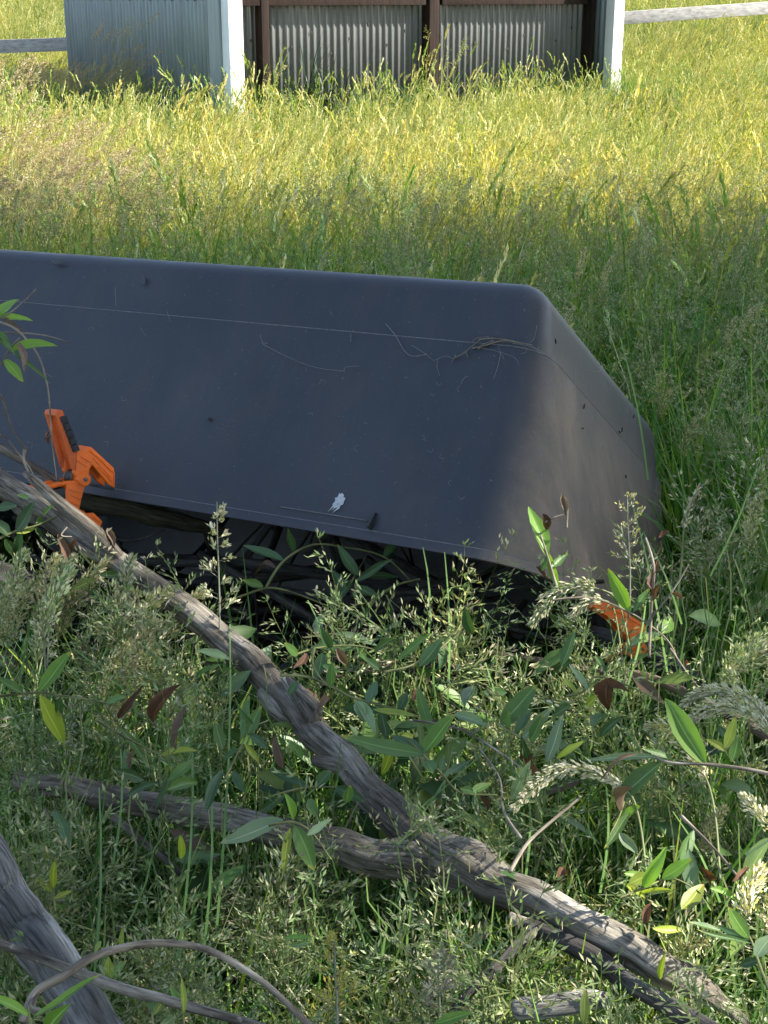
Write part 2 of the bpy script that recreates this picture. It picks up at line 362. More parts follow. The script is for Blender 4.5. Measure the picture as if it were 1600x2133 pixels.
# ------------------------------------------------------------------ shed
SB = math.radians(35)
SF = Vector((math.cos(SB), math.sin(SB), 0)); SBK = Vector((-math.sin(SB), math.cos(SB), 0)); ZU = Vector((0, 0, 1))
S0 = Vector((-1.39, 13.3, -0.03))                     # front left corner at ground
SW, SD, SH = 4.80, 3.62, 2.3
def shed():
    r = thing('field_shed', 'corrugated iron field shed with white corner posts in the long grass', 'shed', S0 + Vector((0, 0, 0)))
    def P(a, b, z): return S0 + SF * a + SBK * b + ZU * z
    def corr(mb, o, u, nrm, width, z0, z1, pitch=0.0762, amp=0.0105):
        n = max(8, int(width / pitch * 10)); v = []; f = []
        for i in range(n + 1):
            s = width * i / n; d = nrm * (amp * math.cos(2 * math.pi * s / pitch))
            v += [o + u * s + d + ZU * z0, o + u * s + d + ZU * z1]
        f = [(2 * i, 2 * i + 2, 2 * i + 3, 2 * i + 1) for i in range(n)]
        mb.add(v, f)
    def sheets(o, u, nrm, total, z0, z1, mat, cover=0.762, amp=0.0105):
        s = 0; k = 0
        while s < total - 0.02:
            wd = min(cover + 0.05, total - s); mb = MB()
            corr(mb, o + u * s + nrm * (0.002 * (k % 2)), u, nrm, wd, z0, z1, amp=amp)
            me = mb.mesh('wall_sheet', mat); ob_ = place('wall_sheet', me, r)
            sm_ = ob_.modifiers.new('thickness', 'SOLIDIFY'); sm_.thickness = 0.0012
            s += cover; k += 1
    REC = 0.42
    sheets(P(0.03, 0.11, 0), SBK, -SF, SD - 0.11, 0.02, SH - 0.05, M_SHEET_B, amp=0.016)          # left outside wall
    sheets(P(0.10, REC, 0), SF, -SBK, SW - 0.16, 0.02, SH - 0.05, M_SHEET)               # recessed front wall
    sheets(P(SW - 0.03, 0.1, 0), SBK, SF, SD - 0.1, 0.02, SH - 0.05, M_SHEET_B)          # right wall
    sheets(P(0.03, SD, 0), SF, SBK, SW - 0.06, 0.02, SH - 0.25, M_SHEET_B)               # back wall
    def part(name, a0, a1, b0, b1, z0, z1, mat, bev=0.006):
        mb = MB(); box(mb, P((a0 + a1) / 2, (b0 + b1) / 2, (z0 + z1) / 2), SF * ((a1 - a0) / 2), SBK * ((b1 - b0) / 2), ZU * ((z1 - z0) / 2), bev=bev)
        return child(name, mb, mat, r, True, 40)
    part('corner_post', 0.0, 0.145, -0.03, 0.105, -0.2, SH, M_WHITE)
    part('corner_post', SW - 0.145, SW, -0.03, 0.10, -0.2, SH, M_WHITE)
    fl = part('corner_flashing', -0.022, 0.022, 0.108, 0.31, -0.1, SH - 0.02, M_SHEET_B, 0.002)
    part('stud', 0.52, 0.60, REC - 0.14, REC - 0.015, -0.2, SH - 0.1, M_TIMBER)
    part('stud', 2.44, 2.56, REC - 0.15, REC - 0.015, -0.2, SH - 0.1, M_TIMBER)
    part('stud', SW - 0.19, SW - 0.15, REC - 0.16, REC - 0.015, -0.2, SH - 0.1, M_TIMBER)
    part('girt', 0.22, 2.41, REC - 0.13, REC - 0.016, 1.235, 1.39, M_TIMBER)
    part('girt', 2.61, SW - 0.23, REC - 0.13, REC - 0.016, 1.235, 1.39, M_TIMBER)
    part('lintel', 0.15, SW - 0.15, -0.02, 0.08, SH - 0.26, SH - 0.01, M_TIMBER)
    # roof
    mb = MB(); o = P(-0.15, -0.18, SH + 0.03); L_ = SD + 0.4; n = int((SW + .3) / 0.0762 * 8); v = []; f = []
    for i in range(n + 1):
        s = (SW + .3) * i / n; z = 0.0085 * math.cos(2 * math.pi * s / 0.0762)
        v += [o + SF * s + ZU * z, o + SF * s + SBK * L_ + ZU * (z - 0.28)]
    f = [(2 * i, 2 * i + 2, 2 * i + 3, 2 * i + 1) for i in range(n)]; mb.add(v, f)
    child('roof', mb, M_SHEET, r)
    # screw row on the left wall
    mb = MB()
    for zz in (1.29, 0.45):
        for k in range(26):
            p = P(0.03 - 0.0165, 0.16 + k * 0.1524, zz + 0.004 * (k % 3))
            box(mb, p, SF * 0.004, SBK * 0.012, ZU * 0.012)
    for k in range(22):
        p = P(0.10 + 0.0762 * (2 + 2.9 * k % 60), REC - 0.0115, 0.93 + 0.13 * ((k * 7) % 5 - 2) / 2)
        box(mb, p, SBK * 0.004, SF * 0.010, ZU * 0.012)
    o = child('screws', mb, M_BARK_DARK, r, False); o['kind'] = 'stuff'
shed()

# ------------------------------------------------------------------ fence rails
def fence(name, label, A, B, posts, h=0.15):
    r = thing(name, label, 'fence', (A + B) / 2 - Vector((0, 0, 0.7)))
    d = (B - A).normalized(); nrm = d.cross(ZU).normalized(); up = nrm.cross(d)
    n = max(1, round((B - A).length / 2.4)); 
    for k in range(n):
        a = A + (B - A) * (k / n); b = A + (B - A) * ((k + 1) / n)
        mb = MB(); mid = (a + b) / 2 + up * RND.uniform(-.012, .012)
        box(mb, mid, d * ((b - a).length / 2 - 0.004), nrm * 0.025, up * (h / 2), bev=0.006)
        place('rail', mb.mesh('rail', M_RAIL, True, 40), r)
    for q in posts:
        p = A + (B - A) * q; g = tz(p.x, p.y); top = p.z + 0.12
        mb = MB(); box(mb, Vector((p.x, p.y, (top + g - 0.3) / 2)) + nrm * -0.095, d * 0.06, nrm * 0.066, ZU * ((top - g + 0.3) / 2), bev=0.01)
        place('post', mb.mesh('post', M_RAIL, True, 40), r)
fence('rail_fence', 'weathered grey rail fence running in to the blue-grey shed wall', at(-420, 112, 19.5), at(230, 89, 17.4), (0.0, 0.5))
fence('rail_fence', 'weathered grey rail fence rising away from the shed\'s open side', at(1262, 42, 18.6), at(2300, -32, 22.5), (0.45, 0.9))

# ------------------------------------------------------------------ overturned plastic tub
TR = Vector((0.2339, 1.9300, 0.5060)); TL = Vector((-0.8742, 0.4845, -0.0311)); TW = Vector((0.4193, 0.7212, -0.5514)); TU = Vector((0.2447, 0.4950, 0.8337))
TH, TWD, TLN = 0.478, 0.85, 1.55
DN, DE, DF = 0.034, 0.119, 0.080
def tub_pt(l, w_, h): return TR + TL * l + TW * w_ + TU * h
def plane_hit(x, y, o, n):
    d = ray(x, y); return CAM + d * ((o - CAM).dot(n) / d.dot(n))
NEAR_N = (TU * DN / TH - TW).normalized(); END_N = (TU * DE / TH - TL).normalized()
NEAR_O = tub_pt(0.3, 0.0065, 0.0) + NEAR_N * 0.001; END_O = tub_pt(0.0065, 0.3, 0.0) + END_N * 0.001
def on_near(x, y, off=0.004): return plane_hit(x, y, NEAR_O, NEAR_N) + NEAR_N * off
def on_end(x, y, off=0.004): return plane_hit(x, y, END_O, END_N) + END_N * off
def on_tub(x, y, off=0.004):
    a = plane_hit(x, y, NEAR_O, NEAR_N); b = plane_hit(x, y, END_O, END_N)
    return (a + NEAR_N * off) if (a - CAM).length > (b - CAM).length else (b + END_N * off)
def tub():
    r = thing('plastic_tub', 'large dark grey plastic tub lying overturned on branches in long grass', 'tub', tub_pt(0.75, TWD, 0))
    def ring(h, ins, rad):
        k = h / TH; w0 = DN * k + ins; w1 = TWD - DF * k - ins; l0 = DE * k + ins; l1 = TLN - DE * k - ins
        pts = []; seg = 12
        for q_, (cl_, cw_, a0) in enumerate(((l0, w0, 180), (l1, w0, 270), (l1, w1, 0), (l0, w1, 90))):
            R_ = max(rad, .004) * (1 if q_ < 2 else .6); cl = cl_ + (R_ if a0 in (180, 90) else -R_); cw = cw_ + (R_ if q_ < 2 else -R_)
            for s in range(seg + 1):
                a = math.radians(a0 + 90 * s / seg); pts.append((cl + R_ * math.cos(a), cw + R_ * math.sin(a)))
        return [tub_pt(l, w_, h) for l, w_ in pts]
    prof = [(0.000, 0.0010), (0.0015, 0.0), (0.0170, 0.0040), (0.0186, 0.0060)]
    hs = 0.352
    for k in range(1, 9): prof.append((lerp(0.0186, hs, k / 8), 0.0065))
    prof += [(hs + 0.0012, 0.0075), (hs + 0.0020, 0.0125)]
    rt = 0.042
    for k in range(1, 4): prof.append((lerp(hs + 0.002, TH - rt, k / 3), 0.0128))
    for k in range(1, 10):
        a = math.radians(90 * k / 9); prof.append((TH - rt + rt * math.sin(a), 0.0128 + rt * (1 - math.cos(a))))
    mb = MB(); rings = []
    for h, ins in prof:
        rad = lerp(0.115, 0.042, h / TH) - (0 if h < TH - rt else (ins - 0.0128) * 0.8)
        p = ring(h, ins, rad); rings.append(len(mb.v)); mb.v += [tuple(q) for q in p]
    n = len(p)
    for a, b in zip(rings, rings[1:]):
        for i in range(n):
            j = (i + 1) % n; mb.f.append((a + i, a + j, b + j, b + i))
    mb.f.append(tuple(rings[-1] + i for i in range(n)))
    mb.c = []; mb.b = [((Vector(q) - TR).dot(TL), (Vector(q) - TR).dot(TW), (Vector(q) - TR).dot(TU)) for q in mb.v]
    for q in mb.v:                                  # mask for the lighter brown tone of the end wall
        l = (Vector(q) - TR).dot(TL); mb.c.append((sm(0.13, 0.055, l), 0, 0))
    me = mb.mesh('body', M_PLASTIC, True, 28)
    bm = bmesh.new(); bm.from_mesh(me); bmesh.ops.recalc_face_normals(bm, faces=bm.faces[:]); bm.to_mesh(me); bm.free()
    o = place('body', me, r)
    s = o.modifiers.new('thickness', 'SOLIDIFY'); s.thickness = 0.004; s.offset = -1
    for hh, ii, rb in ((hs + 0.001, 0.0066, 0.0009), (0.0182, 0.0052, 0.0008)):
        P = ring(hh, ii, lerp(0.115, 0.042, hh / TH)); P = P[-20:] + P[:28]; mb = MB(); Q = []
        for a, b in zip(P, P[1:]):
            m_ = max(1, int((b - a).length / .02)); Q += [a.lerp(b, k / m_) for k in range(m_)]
        tube(mb, [(q, rb) for q in Q], 6); mb.b = []; child('moulded_seam', mb, M_EDGE_LIGHT, r)
    # lug beside the rim, and raised strip on the flange
    mb = MB(); c = on_near(776, 1086, 0.0); up = TU - NEAR_N * TU.dot(NEAR_N); up.normalize()
    v = []
    for q in (0.0, -0.004):
        base = c + TL * q
        v += [base - up * 0.014 + NEAR_N * 0.016, base - up * 0.014, base + up * 0.014, base + up * 0.013 + NEAR_N * 0.006]
    mb.add(v, [(0, 1, 2, 3), (7, 6, 5, 4), (0, 3, 7, 4), (3, 2, 6, 7), (0, 4, 5, 1)])
    child('lug', mb, M_RUBBER, r, False)
    mb = MB(); a = on_near(584, 1056, 0.001); b = on_near(766, 1085, 0.001); d = (b - a).normalized()
    tube(mb, [(a.lerp(b, k / 6), 0.0011) for k in range(7)], 6); mb.b = []
    child('raised_strip', mb, M_EDGE_LIGHT, r)
tub()

# marks on the tub -------------------------------------------------
def splat(name, label, cat, cx, cy, ang, ln, wd, seed, mat=M_DROP, drips=0, th=1.0):
    rr = random.Random(seed); mb = MB(); ca, sa = math.cos(ang), math.sin(ang); c0 = on_near(cx, cy, 0.0006)
    n = 26; ring_ = []
    for k in range(n):
        a = 2 * math.pi * k / n; q = 1 + rr.uniform(-.28, .22)
        u, v_ = math.cos(a) * ln * q, math.sin(a) * wd * q
        ring_.append(on_near(cx + u * ca - v_ * sa, cy + u * sa + v_ * ca, 0.0006))
    mid = [c0.lerp(p, 0.55) + NEAR_N * (0.0012 + rr.random() * .0016) * th for p in ring_]
    v = [c0 + NEAR_N * 0.001 * th] + mid + ring_
    f = [(0, 1 + k, 1 + (k + 1) % n) for k in range(n)] + [(1 + k, 1 + n + k, 1 + n + (k + 1) % n, 1 + (k + 1) % n) for k in range(n)]
    mb.add(v, f)
    for k in range(drips):
        x0 = cx - ca * ln * -0.7 + rr.uniform(-8, 8); y0 = cy + sa * ln * .7 + rr.uniform(-3, 3)
        x1 = x0 - rr.uniform(3, 14); y1 = y0 + rr.uniform(6, 13)
        tube(mb, [(on_near(lerp(x0, x1, q), lerp(y0, y1, q), 0.0008), 0.0014 * (1.1 - q)) for q in (0, .3, .6, 1)], 5)
    mb.b = []
    return tag(place(name, mb.mesh(name, mat)), label, cat)
splat('bird_dropping', 'white splashed bird dropping low on the tub wall beside the small lug', 'dropping', 706, 1045, 2.1, 18, 10, 3, drips=4)
splat('dried_smudge', 'faint pale smudge near the tub\'s upper edge over the step line', 'smudge', 297, 583, 1.4, 10, 6, 4, mat_plain('chalk_smear', (0.055, 0.058, 0.064), 0.7, 0.6, 260), th=.12)
splat('dried_smudge', 'long faint smudge high on the tub wall close to its topmost edge', 'smudge', 119, 545, 0.15, 15, 5, 6, bpy.data.materials['chalk_smear'], th=.12)
splat('mud_wasp_cell', 'tiny mud speck stuck mid-height on the blue-grey tub wall', 'mud speck', 438, 874, 0.2, 5, 4, 8, M_BARK_DARK)

def strand(mb, pts, r, fn, seed=0):
    rr = random.Random(seed); P = [(fn(x, y, 0.003 + 0.003 * rr.random()), r) for x, y in pts]
    tube(mb, smooth_path(P, max(4, 4 * len(P))), 4, cap=False)
# debris caught in web on the step ledge
mb = MB()
strand(mb, [(1110, 722), (1060, 712), (1030, 708), (1000, 710)], 0.0015, on_tub, 1)
strand(mb, [(1075, 716), (1045, 714), (1010, 722), (985, 728)], 0.0015, on_tub, 2)
strand(mb, [(1005, 708), (985, 724), (965, 740), (945, 750)], 0.0010, on_tub, 3)
strand(mb, [(1030, 712), (1005, 722), (998, 730)], 0.0015, on_tub, 4)
strand(mb, [(972, 734), (977, 748)], 0.0008, on_tub, 5); strand(mb, [(952, 742), (944, 758)], 0.0009, on_tub, 6)
strand(mb, [(1020, 704), (996, 706), (984, 716)], 0.0008, on_tub, 7)
tag(place('bark_debris', mb.mesh('bark_debris', M_TWIG)), 'dry splintered bark and stalk debris caught on the tub\'s step ledge', 'debris')
mb = MB(); k = 0
WEBS = [[(1175, 790), (1150, 755), (1120, 730), (1090, 720), (1070, 718)], [(890, 740), (862, 745), (845, 733), (825, 700), (805, 676)],
        [(945, 750), (930, 745), (905, 752), (890, 740), (860, 722)], [(985, 725), (1005, 728), (1040, 735), (1052, 750)],
        [(1040, 722), (1045, 735), (1075, 748), (1082, 762)], [(1095, 725), (1098, 736), (1086, 740)], [(1100, 722), (1115, 708), (1120, 680)],
        [(915, 748), (912, 765), (918, 785)], [(1045, 735), (1040, 765), (1030, 790)], [(975, 785), (965, 795), (962, 802)],
        [(1235, 985), (1240, 1010), (1246, 1060), (1250, 1090)], [(1255, 990), (1252, 1040), (1247, 1080)], [(1352, 975), (1348, 1040), (1346, 1090)],
        [(1367, 985), (1362, 1020), (1358, 1080)], [(1150, 830), (1148, 860), (1155, 880)], [(1190, 760), (1195, 800), (1192, 830)],
        [(1300, 838), (1302, 860), (1298, 880)], [(1260, 795), (1262, 812)], [(1215, 770), (1240, 775), (1250, 765)],
        [(545, 700), (550, 715), (560, 718)], [(548, 718), (600, 745), (660, 768), (720, 776)], [(720, 778), (722, 768), (750, 765)],
        [(296, 685), (302, 696), (308, 702)], [(690, 650), (696, 662)], [(740, 690), (732, 700), (735, 712)], [(100, 780), (112, 788)],
        [(245, 640), (242, 600)], [(735, 700), (733, 715)], [(350, 650), (357, 672)], [(1240, 1085), (1215, 1110)], [(1290, 800), (1310, 820), (1325, 838)]]
for P in WEBS:
    strand(mb, P, 0.00032 if k > 1 else 0.0005, on_tub, k); k += 1
rr = random.Random(4)
for k in range(70):
    x = rr.uniform(1120, 1365); y = rr.uniform(700 + max(0, (x - 1120)) * 1.0, 1180); ln = rr.uniform(4, 26)
    strand(mb, [(x, y), (x + rr.uniform(-3, 3), y + ln * .5), (x + rr.uniform(-5, 5), y + ln)], 0.00022, on_tub, k)
for k in range(26):
    x = rr.uniform(30, 1050); y = rr.uniform(620 + x * .1, 960 + x * .1); a = rr.uniform(0, 6.28); ln = rr.uniform(4, 11)
    strand(mb, [(x, y), (x + math.cos(a) * ln, y + math.sin(a) * ln), (x + math.cos(a + .8) * ln * 1.4, y + math.sin(a + .8) * ln * 1.4)], 0.00022, on_tub, k)
mb.b = []
tag(place('cobwebs', mb.mesh('cobwebs', M_WEB)), 'dusty cobweb strands clinging to the tub\'s wall and end', 'cobweb', kind='stuff')
mb = MB()
for k in range(7):
    x = rr.uniform(1120, 1350); y = 690 + (x - 1120) * 1.0 + rr.uniform(-60, 60)
    if k % 3 == 0: y += 100
    p = on_tub(x, y, 0.003); a = rr.uniform(0, 6.28)
    tube(mb, [(p, 0.0011), (p + (TU * math.sin(a) + TW * math.cos(a)) * 0.005, 0.0016), (p + (TU * math.sin(a) + TW * math.cos(a)) * 0.009, 0.0007)], 5)
tag(place('seed_debris', mb.mesh('seed_debris', M_BARK_DARK)), 'dark seed husks speckling the end of the tub', 'debris', kind='stuff')

# ------------------------------------------------------------------ orange spring clamps
def clamp_from(name, label, origin, u, v_, n, sc, upper, lower, width, handle_u, handle_l, pivot, pr, x0, y0, pads, ribs, grips, ext):
    """outlines in picture units on the plane (u, v_), extruded by width along -n"""
    r = thing(name, label, 'clamp', origin)
    def P(x, y, k): return plane_hit(x, y, origin, n) + ext * k
    def plate(pts, k0, k1, bev=0.0016):
        bm = bmesh.new(); vs = [bm.verts.new(P(x, y, k0)) for x, y in pts]; f = bm.faces.new(vs)
        e = bmesh.ops.extrude_face_region(bm, geom=[f]); nv = [q for q in e['geom'] if isinstance(q, bmesh.types.BMVert)]
        for q in nv: q.co += ext * (k1 - k0)
        bmesh.ops.recalc_face_normals(bm, faces=bm.faces[:])
        bmesh.ops.bevel(bm, geom=bm.edges[:], offset=bev, segments=2, profile=0.6, affect='EDGES', clamp_overlap=True)
        return bm
    def emit(nm, bms, mat, par=None):
        me = bpy.data.meshes.new(nm); b2 = bmesh.new()
        for b in bms:
            tmp = bpy.data.meshes.new('tmp'); b.to_mesh(tmp); b.free(); b2.from_mesh(tmp); bpy.data.meshes.remove(tmp)
        b2.to_mesh(me); b2.free(); me.materials.append(mat)
        me.polygons.foreach_set('use_smooth', [True] * len(me.polygons)); me.set_sharp_from_angle(angle=math.radians(35))
        if par is not None: ROOTLOC[par.name] = Vector((0, 0, 0))
        return place(nm, me, par or r)
    jaw_u = emit('upper_jaw', [plate(p, *k) for p, k in upper], M_ORANGE)
    jaw_l = emit('lower_jaw', [plate(p, *k) for p, k in lower], M_ORANGE)
    hu = None
    if handle_u: hu = emit('handle', [plate(p, *k) for p, k in handle_u], M_ORANGE_SHADE)
    hl = None
    if handle_l: hl = emit('handle', [plate(p, *k) for p, k in handle_l], M_ORANGE)
    for g, hp in zip(grips, (hu, hl or hu)): emit('grip', [plate(p, *k, bev=0.001) for p, k in g], M_RUBBER, hp)
    if ribs: emit('ribs', [plate(p, *k, bev=0.0004) for p, k in ribs], M_ORANGE, jaw_u)['kind'] = 'stuff'
    for p, k in pads: emit('jaw_pad', [plate(p, *k)], M_RUBBER, jaw_u)
    if pivot:
        def disc(rad, k0, k1, nm, mat, par=None):
            pts = [(pivot[0] + rad * math.cos(a) , pivot[1] + rad * sc[0] / sc[1] * math.sin(a)) for a in [2 * math.pi * q / 28 for q in range(28)]]
            return emit(nm, [plate(pts, k0, k1)], mat, par)
        boss = disc(pr, -0.006, width + 0.004, 'pivot_boss', M_ORANGE)
        disc(pr * 0.30, -0.0085, -0.004, 'pivot_pin', M_STEEL, boss)
        # spring
        mb = MB(); P0 = P(pivot[0] - 6, pivot[1] - 2, width * 0.18); path = []
        for q in range(90):
            a = q / 90 * 2 * math.pi * 5; path.append((P0 + ext * (width * 0.66 * q / 90) + (u * math.cos(a) + v_ * math.sin(a)) * 0.0105, 0.0016))
        tube(mb, path, 6); mb.b = []; child('spring', mb, M_STEEL, r)
    return r
# clamp one: grips the rim at the left
CO = at(172, 998, 2.47)
cn = Vector((0.50, -0.84, 0.22)).normalized(); cv = (ZU - cn * ZU.dot(cn)).normalized(); cv = (cv * 0.985 + Vector((0.0, 0.17, 0))).normalized(); cv = (cv - cn * cv.dot(cn)).normalized(); cu = cv.cross(cn)
px = 2.47 / F; us = px / abs(cu.x); vs_ = px / 0.93
def bar(x0, y0, x1, y1, wd):
    dx, dy = x1 - x0, y1 - y0; L_ = math.hypot(dx, dy); ox, oy = -dy / L_ * wd, dx / L_ * wd
    return [(x0 + ox, y0 + oy), (x1 + ox, y1 + oy), (x1 - ox, y1 - oy), (x0 - ox, y0 - oy)]
WC = 0.035
jawU = [(160, 942), (191, 931), (238, 975), (240, 1017), (227, 1010), (193, 968), (186, 978), (187, 1004), (165, 1004), (153, 984)]
jawL = [(139, 1007), (166, 1004), (178, 1012), (172, 1032), (166, 1060), (182, 1070), (196, 1068), (214, 1086), (206, 1106), (190, 1100), (160, 1078), (140, 1062), (134, 1040)]
ribU = [(bar(160, 958, 180, 972, .8), (-0.0018, 0.004)), (bar(168, 950, 190, 964, .8), (-0.0018, 0.004)), (bar(198, 946, 232, 982, .8), (-0.0018, 0.004)), (bar(194, 954, 230, 994, .8), (-0.0018, 0.004)), (bar(206, 974, 234, 1004, .8), (-0.0018, 0.004)),
        (bar(187, 938, 236, 983, .9), (-0.0018, 0.004)), (bar(237, 983, 237, 1010, .8), (-0.0018, 0.004)),
        (bar(146, 1030, 168, 1040, .8), (-0.0018, 0.004)), (bar(144, 1044, 166, 1054, .8), (-0.0018, 0.004)), (bar(142, 1018, 168, 1026, .8), (-0.0018, 0.004)), (bar(192, 1076, 206, 1086, .8), (-0.0018, 0.004))]
clamp_from('spring_clamp', 'orange spring clamp with raised black-gripped handle gripping the tub rim above the bare branch', CO, cu, cv, cn, (us, vs_),
    [(jawU, (0.0, 0.006)), (jawU, (WC - 0.006, WC)), ([(160, 942), (191, 931), (238, 975), (238, 982), (190, 939), (163, 949)], (0.004, WC - 0.004))],
    [(jawL, (0.0, 0.006)), (jawL, (WC - 0.006, WC)), ([(140, 1062), (160, 1078), (190, 1100), (206, 1106), (210, 1098), (190, 1092), (162, 1070), (141, 1052)], (0.004, WC - 0.004))], WC,
    [([(118, 866), (132, 857), (163, 942), (160, 986), (149, 976)], (0.0, 0.0045)), ([(118, 866), (132, 857), (163, 942), (160, 986), (149, 976)], (WC - 0.0045, WC)),
     ([(128, 859), (132, 858), (163, 944), (161, 980), (157, 960)], (0.003, WC - 0.003)), ([(117, 867), (119, 857), (131, 854), (133, 862)], (0.0, WC))],
    [([(166, 1000), (140, 1002), (50, 1024), (50, 1030), (138, 1009), (160, 1012)], (0.0, 0.0045)), ([(166, 1000), (140, 1002), (50, 1024), (50, 1030), (138, 1009), (160, 1012)], (WC - 0.0045, WC)),
     ([(140, 1006), (50, 1028), (50, 1034), (138, 1012)], (0.003, WC - 0.003))],
    (173, 998), 13, 172, 998,
    [([(210, 1010), (240, 1017), (236, 1022), (204, 1016)], (-0.001, WC + 0.002))],
    ribU,
    [[(bar(lerp(129.5, 158, q + .01), lerp(866, 940, q + .01), lerp(129.5, 158, q + .19), lerp(866, 940, q + .197), 6.4), (-0.005, 0.001)) for q in (0, .2, .4, .6, .8)],
     [([(72, 1030), (134, 1016), (136, 1038), (120, 1050), (72, 1044)], (-0.002, WC * .9))]], Vector((-0.74, 0.66, -0.10)))
# clamp two: on the tub's end rim at the right
C2 = at(1300, 1300, 2.27); n2 = Vector((0.25, -0.90, 0.36)).normalized(); v2 = (ZU - n2 * ZU.dot(n2)).normalized(); u2 = v2.cross(n2)
p2 = 2.27 / F
j2 = [(1236, 1264), (1262, 1253), (1300, 1272), (1345, 1302), (1344, 1348), (1322, 1338), (1298, 1318), (1276, 1292), (1250, 1274)]
l2 = [(1300, 1345), (1322, 1338), (1348, 1346), (1352, 1366), (1330, 1372), (1300, 1362)]
clamp_from('spring_clamp', 'orange spring clamp half hidden in grass below the brown end of the tub', C2, u2, v2, n2, (p2, p2 / 0.98),
    [(j2, (0.0, 0.006)), (j2, (0.024, 0.030)), ([(1236, 1264), (1262, 1253), (1300, 1272), (1345, 1302), (1345, 1309), (1300, 1280), (1262, 1261), (1240, 1270)], (0.004, 0.027))],
    [(l2, (0.0, 0.006)), (l2, (0.024, 0.030))], 0.030,
    [([(1340, 1352), (1436, 1376), (1438, 1386), (1432, 1388), (1340, 1362)], (0.003, 0.028))], None, (1336, 1352), 9, 1300, 1300, [],
    [(bar(1262, 1260, 1340, 1305, .8), (-0.0012, 0.004))],
    [[(bar(1346, 1353, 1428, 1379, 8.5), (0.0, 0.034))]], -n2)

# ------------------------------------------------------------------ branches
def pxpath(pts, n):
    """(x, y, depth, diameter px) -> smoothed world path"""
    return smooth_path([(at(x, y, d), 0.5 * wpx * d / F) for x, y, d, wpx in pts], n)
def branch(name, label, cat, limbs, mat, rough=0.2, sides=22):
    p0 = at(*limbs[0][1][0][:3]); r = thing(name, label, cat, p0)
    for i, (nm, pts, n) in enumerate(limbs):
        mb = MB(); path = pxpath(pts, n)
        if n > 50: path = [(p + Vector((mnoise.noise((k * .09, 1, i)), mnoise.noise((k * .09, 5, i)), mnoise.noise((k * .09, 9, i)))) * rd * .28, rd * (1 + .10 * mnoise.noise((k * .06, 3, i + len(name))))) for k, (p, rd) in enumerate(path)]
        tube(mb, path, sides if n > 30 else 14, rough, None, seed=i * 3.7 + len(name) * .3 + abs(pts[0][0]) * .01, knots=int(n / 14) if n > 30 else 0)
        ob_ = child(nm, mb, mat, main if nm in ('knot', 'stub', 'bark_flake', 'side_shoot') else r)
        if i == 0: main = ob_; ROOTLOC[main.name] = Vector((0, 0, 0))
    return r
branch('forked_branch', 'long bare forked branch of weathered grey wood lying diagonally across the grass', 'branch', [
    ('main_limb', [(-120, 925, 2.33, 52), (0, 1006, 2.27, 53), (110, 1080, 2.2, 55), (260, 1180, 2.12, 55), (400, 1280, 2.04, 59), (520, 1375, 1.97, 59), (600, 1462, 1.91, 72), (660, 1530, 1.86, 62), (740, 1612, 1.80, 62), (830, 1705, 1.74, 74), (910, 1772, 1.70, 87), (1010, 1830, 1.66, 83), (1120, 1880, 1.62, 78), (1250, 1945, 1.57, 77), (1370, 2010, 1.55, 68), (1450, 2056, 1.59, 54), (1510, 2096, 1.64, 34), (1560, 2134, 1.70, 14)], 260),
    ('side_limb', [(30, 1622, 1.86, 44), (120, 1638, 1.84, 48), (250, 1662, 1.81, 50), (380, 1690, 1.78, 56), (520, 1718, 1.755, 62), (650, 1752, 1.73, 66), (780, 1782, 1.71, 78), (900, 1798, 1.70, 88), (980, 1820, 1.675, 80)], 110),
    ('stub', [(50, 985, 2.20, 10), (75, 1005, 2.19, 20), (125, 1050, 2.165, 26), (185, 1098, 2.135, 30), (235, 1145, 2.12, 26), (270, 1185, 2.115, 16)], 40),
    ('stub', [(650, 1583, 1.80, 20), (675, 1588, 1.80, 28), (710, 1598, 1.80, 36), (760, 1630, 1.80, 40)], 16),
    ('knot', [(590, 1412, 1.90, 14), (625, 1452, 1.88, 34), (650, 1490, 1.865, 40), (655, 1512, 1.86, 24)], 16),
    ('knot', [(545, 1440, 1.925, 26), (575, 1472, 1.905, 44), (610, 1500, 1.89, 36)], 14),
    ('bark_flake', [(598, 1405, 1.90, 6), (612, 1425, 1.885, 20), (660, 1470, 1.85, 16), (668, 1492, 1.845, 6)], 12),
    ('stub', [(1060, 1905, 1.585, 16), (1078, 1918, 1.585, 26), (1112, 1934, 1.59, 34), (1150, 1950, 1.60, 30)], 14)], M_BARK, 0.20, 36)
branch('bare_branch', 'dark bare limb running just under the lower right end of the forked branch', 'branch', [
    ('main_limb', [(1085, 1925, 1.585, 26), (1130, 1940, 1.575, 34), (1220, 1985, 1.55, 38), (1310, 2045, 1.52, 40), (1400, 2098, 1.49, 42), (1500, 2160, 1.46, 44)], 60),
    ('side_twig', [(1112, 1938, 1.575, 30), (1080, 1968, 1.56, 26), (1040, 2010, 1.55, 22), (985, 2062, 1.54, 20), (940, 2110, 1.54, 16)], 40)], M_BARK_DARK, 0.22, 16)
branch('pale_log', 'thick pale grey lichen-crusted log at the lower left corner', 'log', [
    ('main_limb', [(-240, 1510, 1.62, 88), (-64, 1762, 1.53, 94), (40, 1914, 1.48, 98), (122, 2028, 1.43, 102), (230, 2190, 1.38, 106)], 90)], M_BARK_PALE, 0.16, 28)
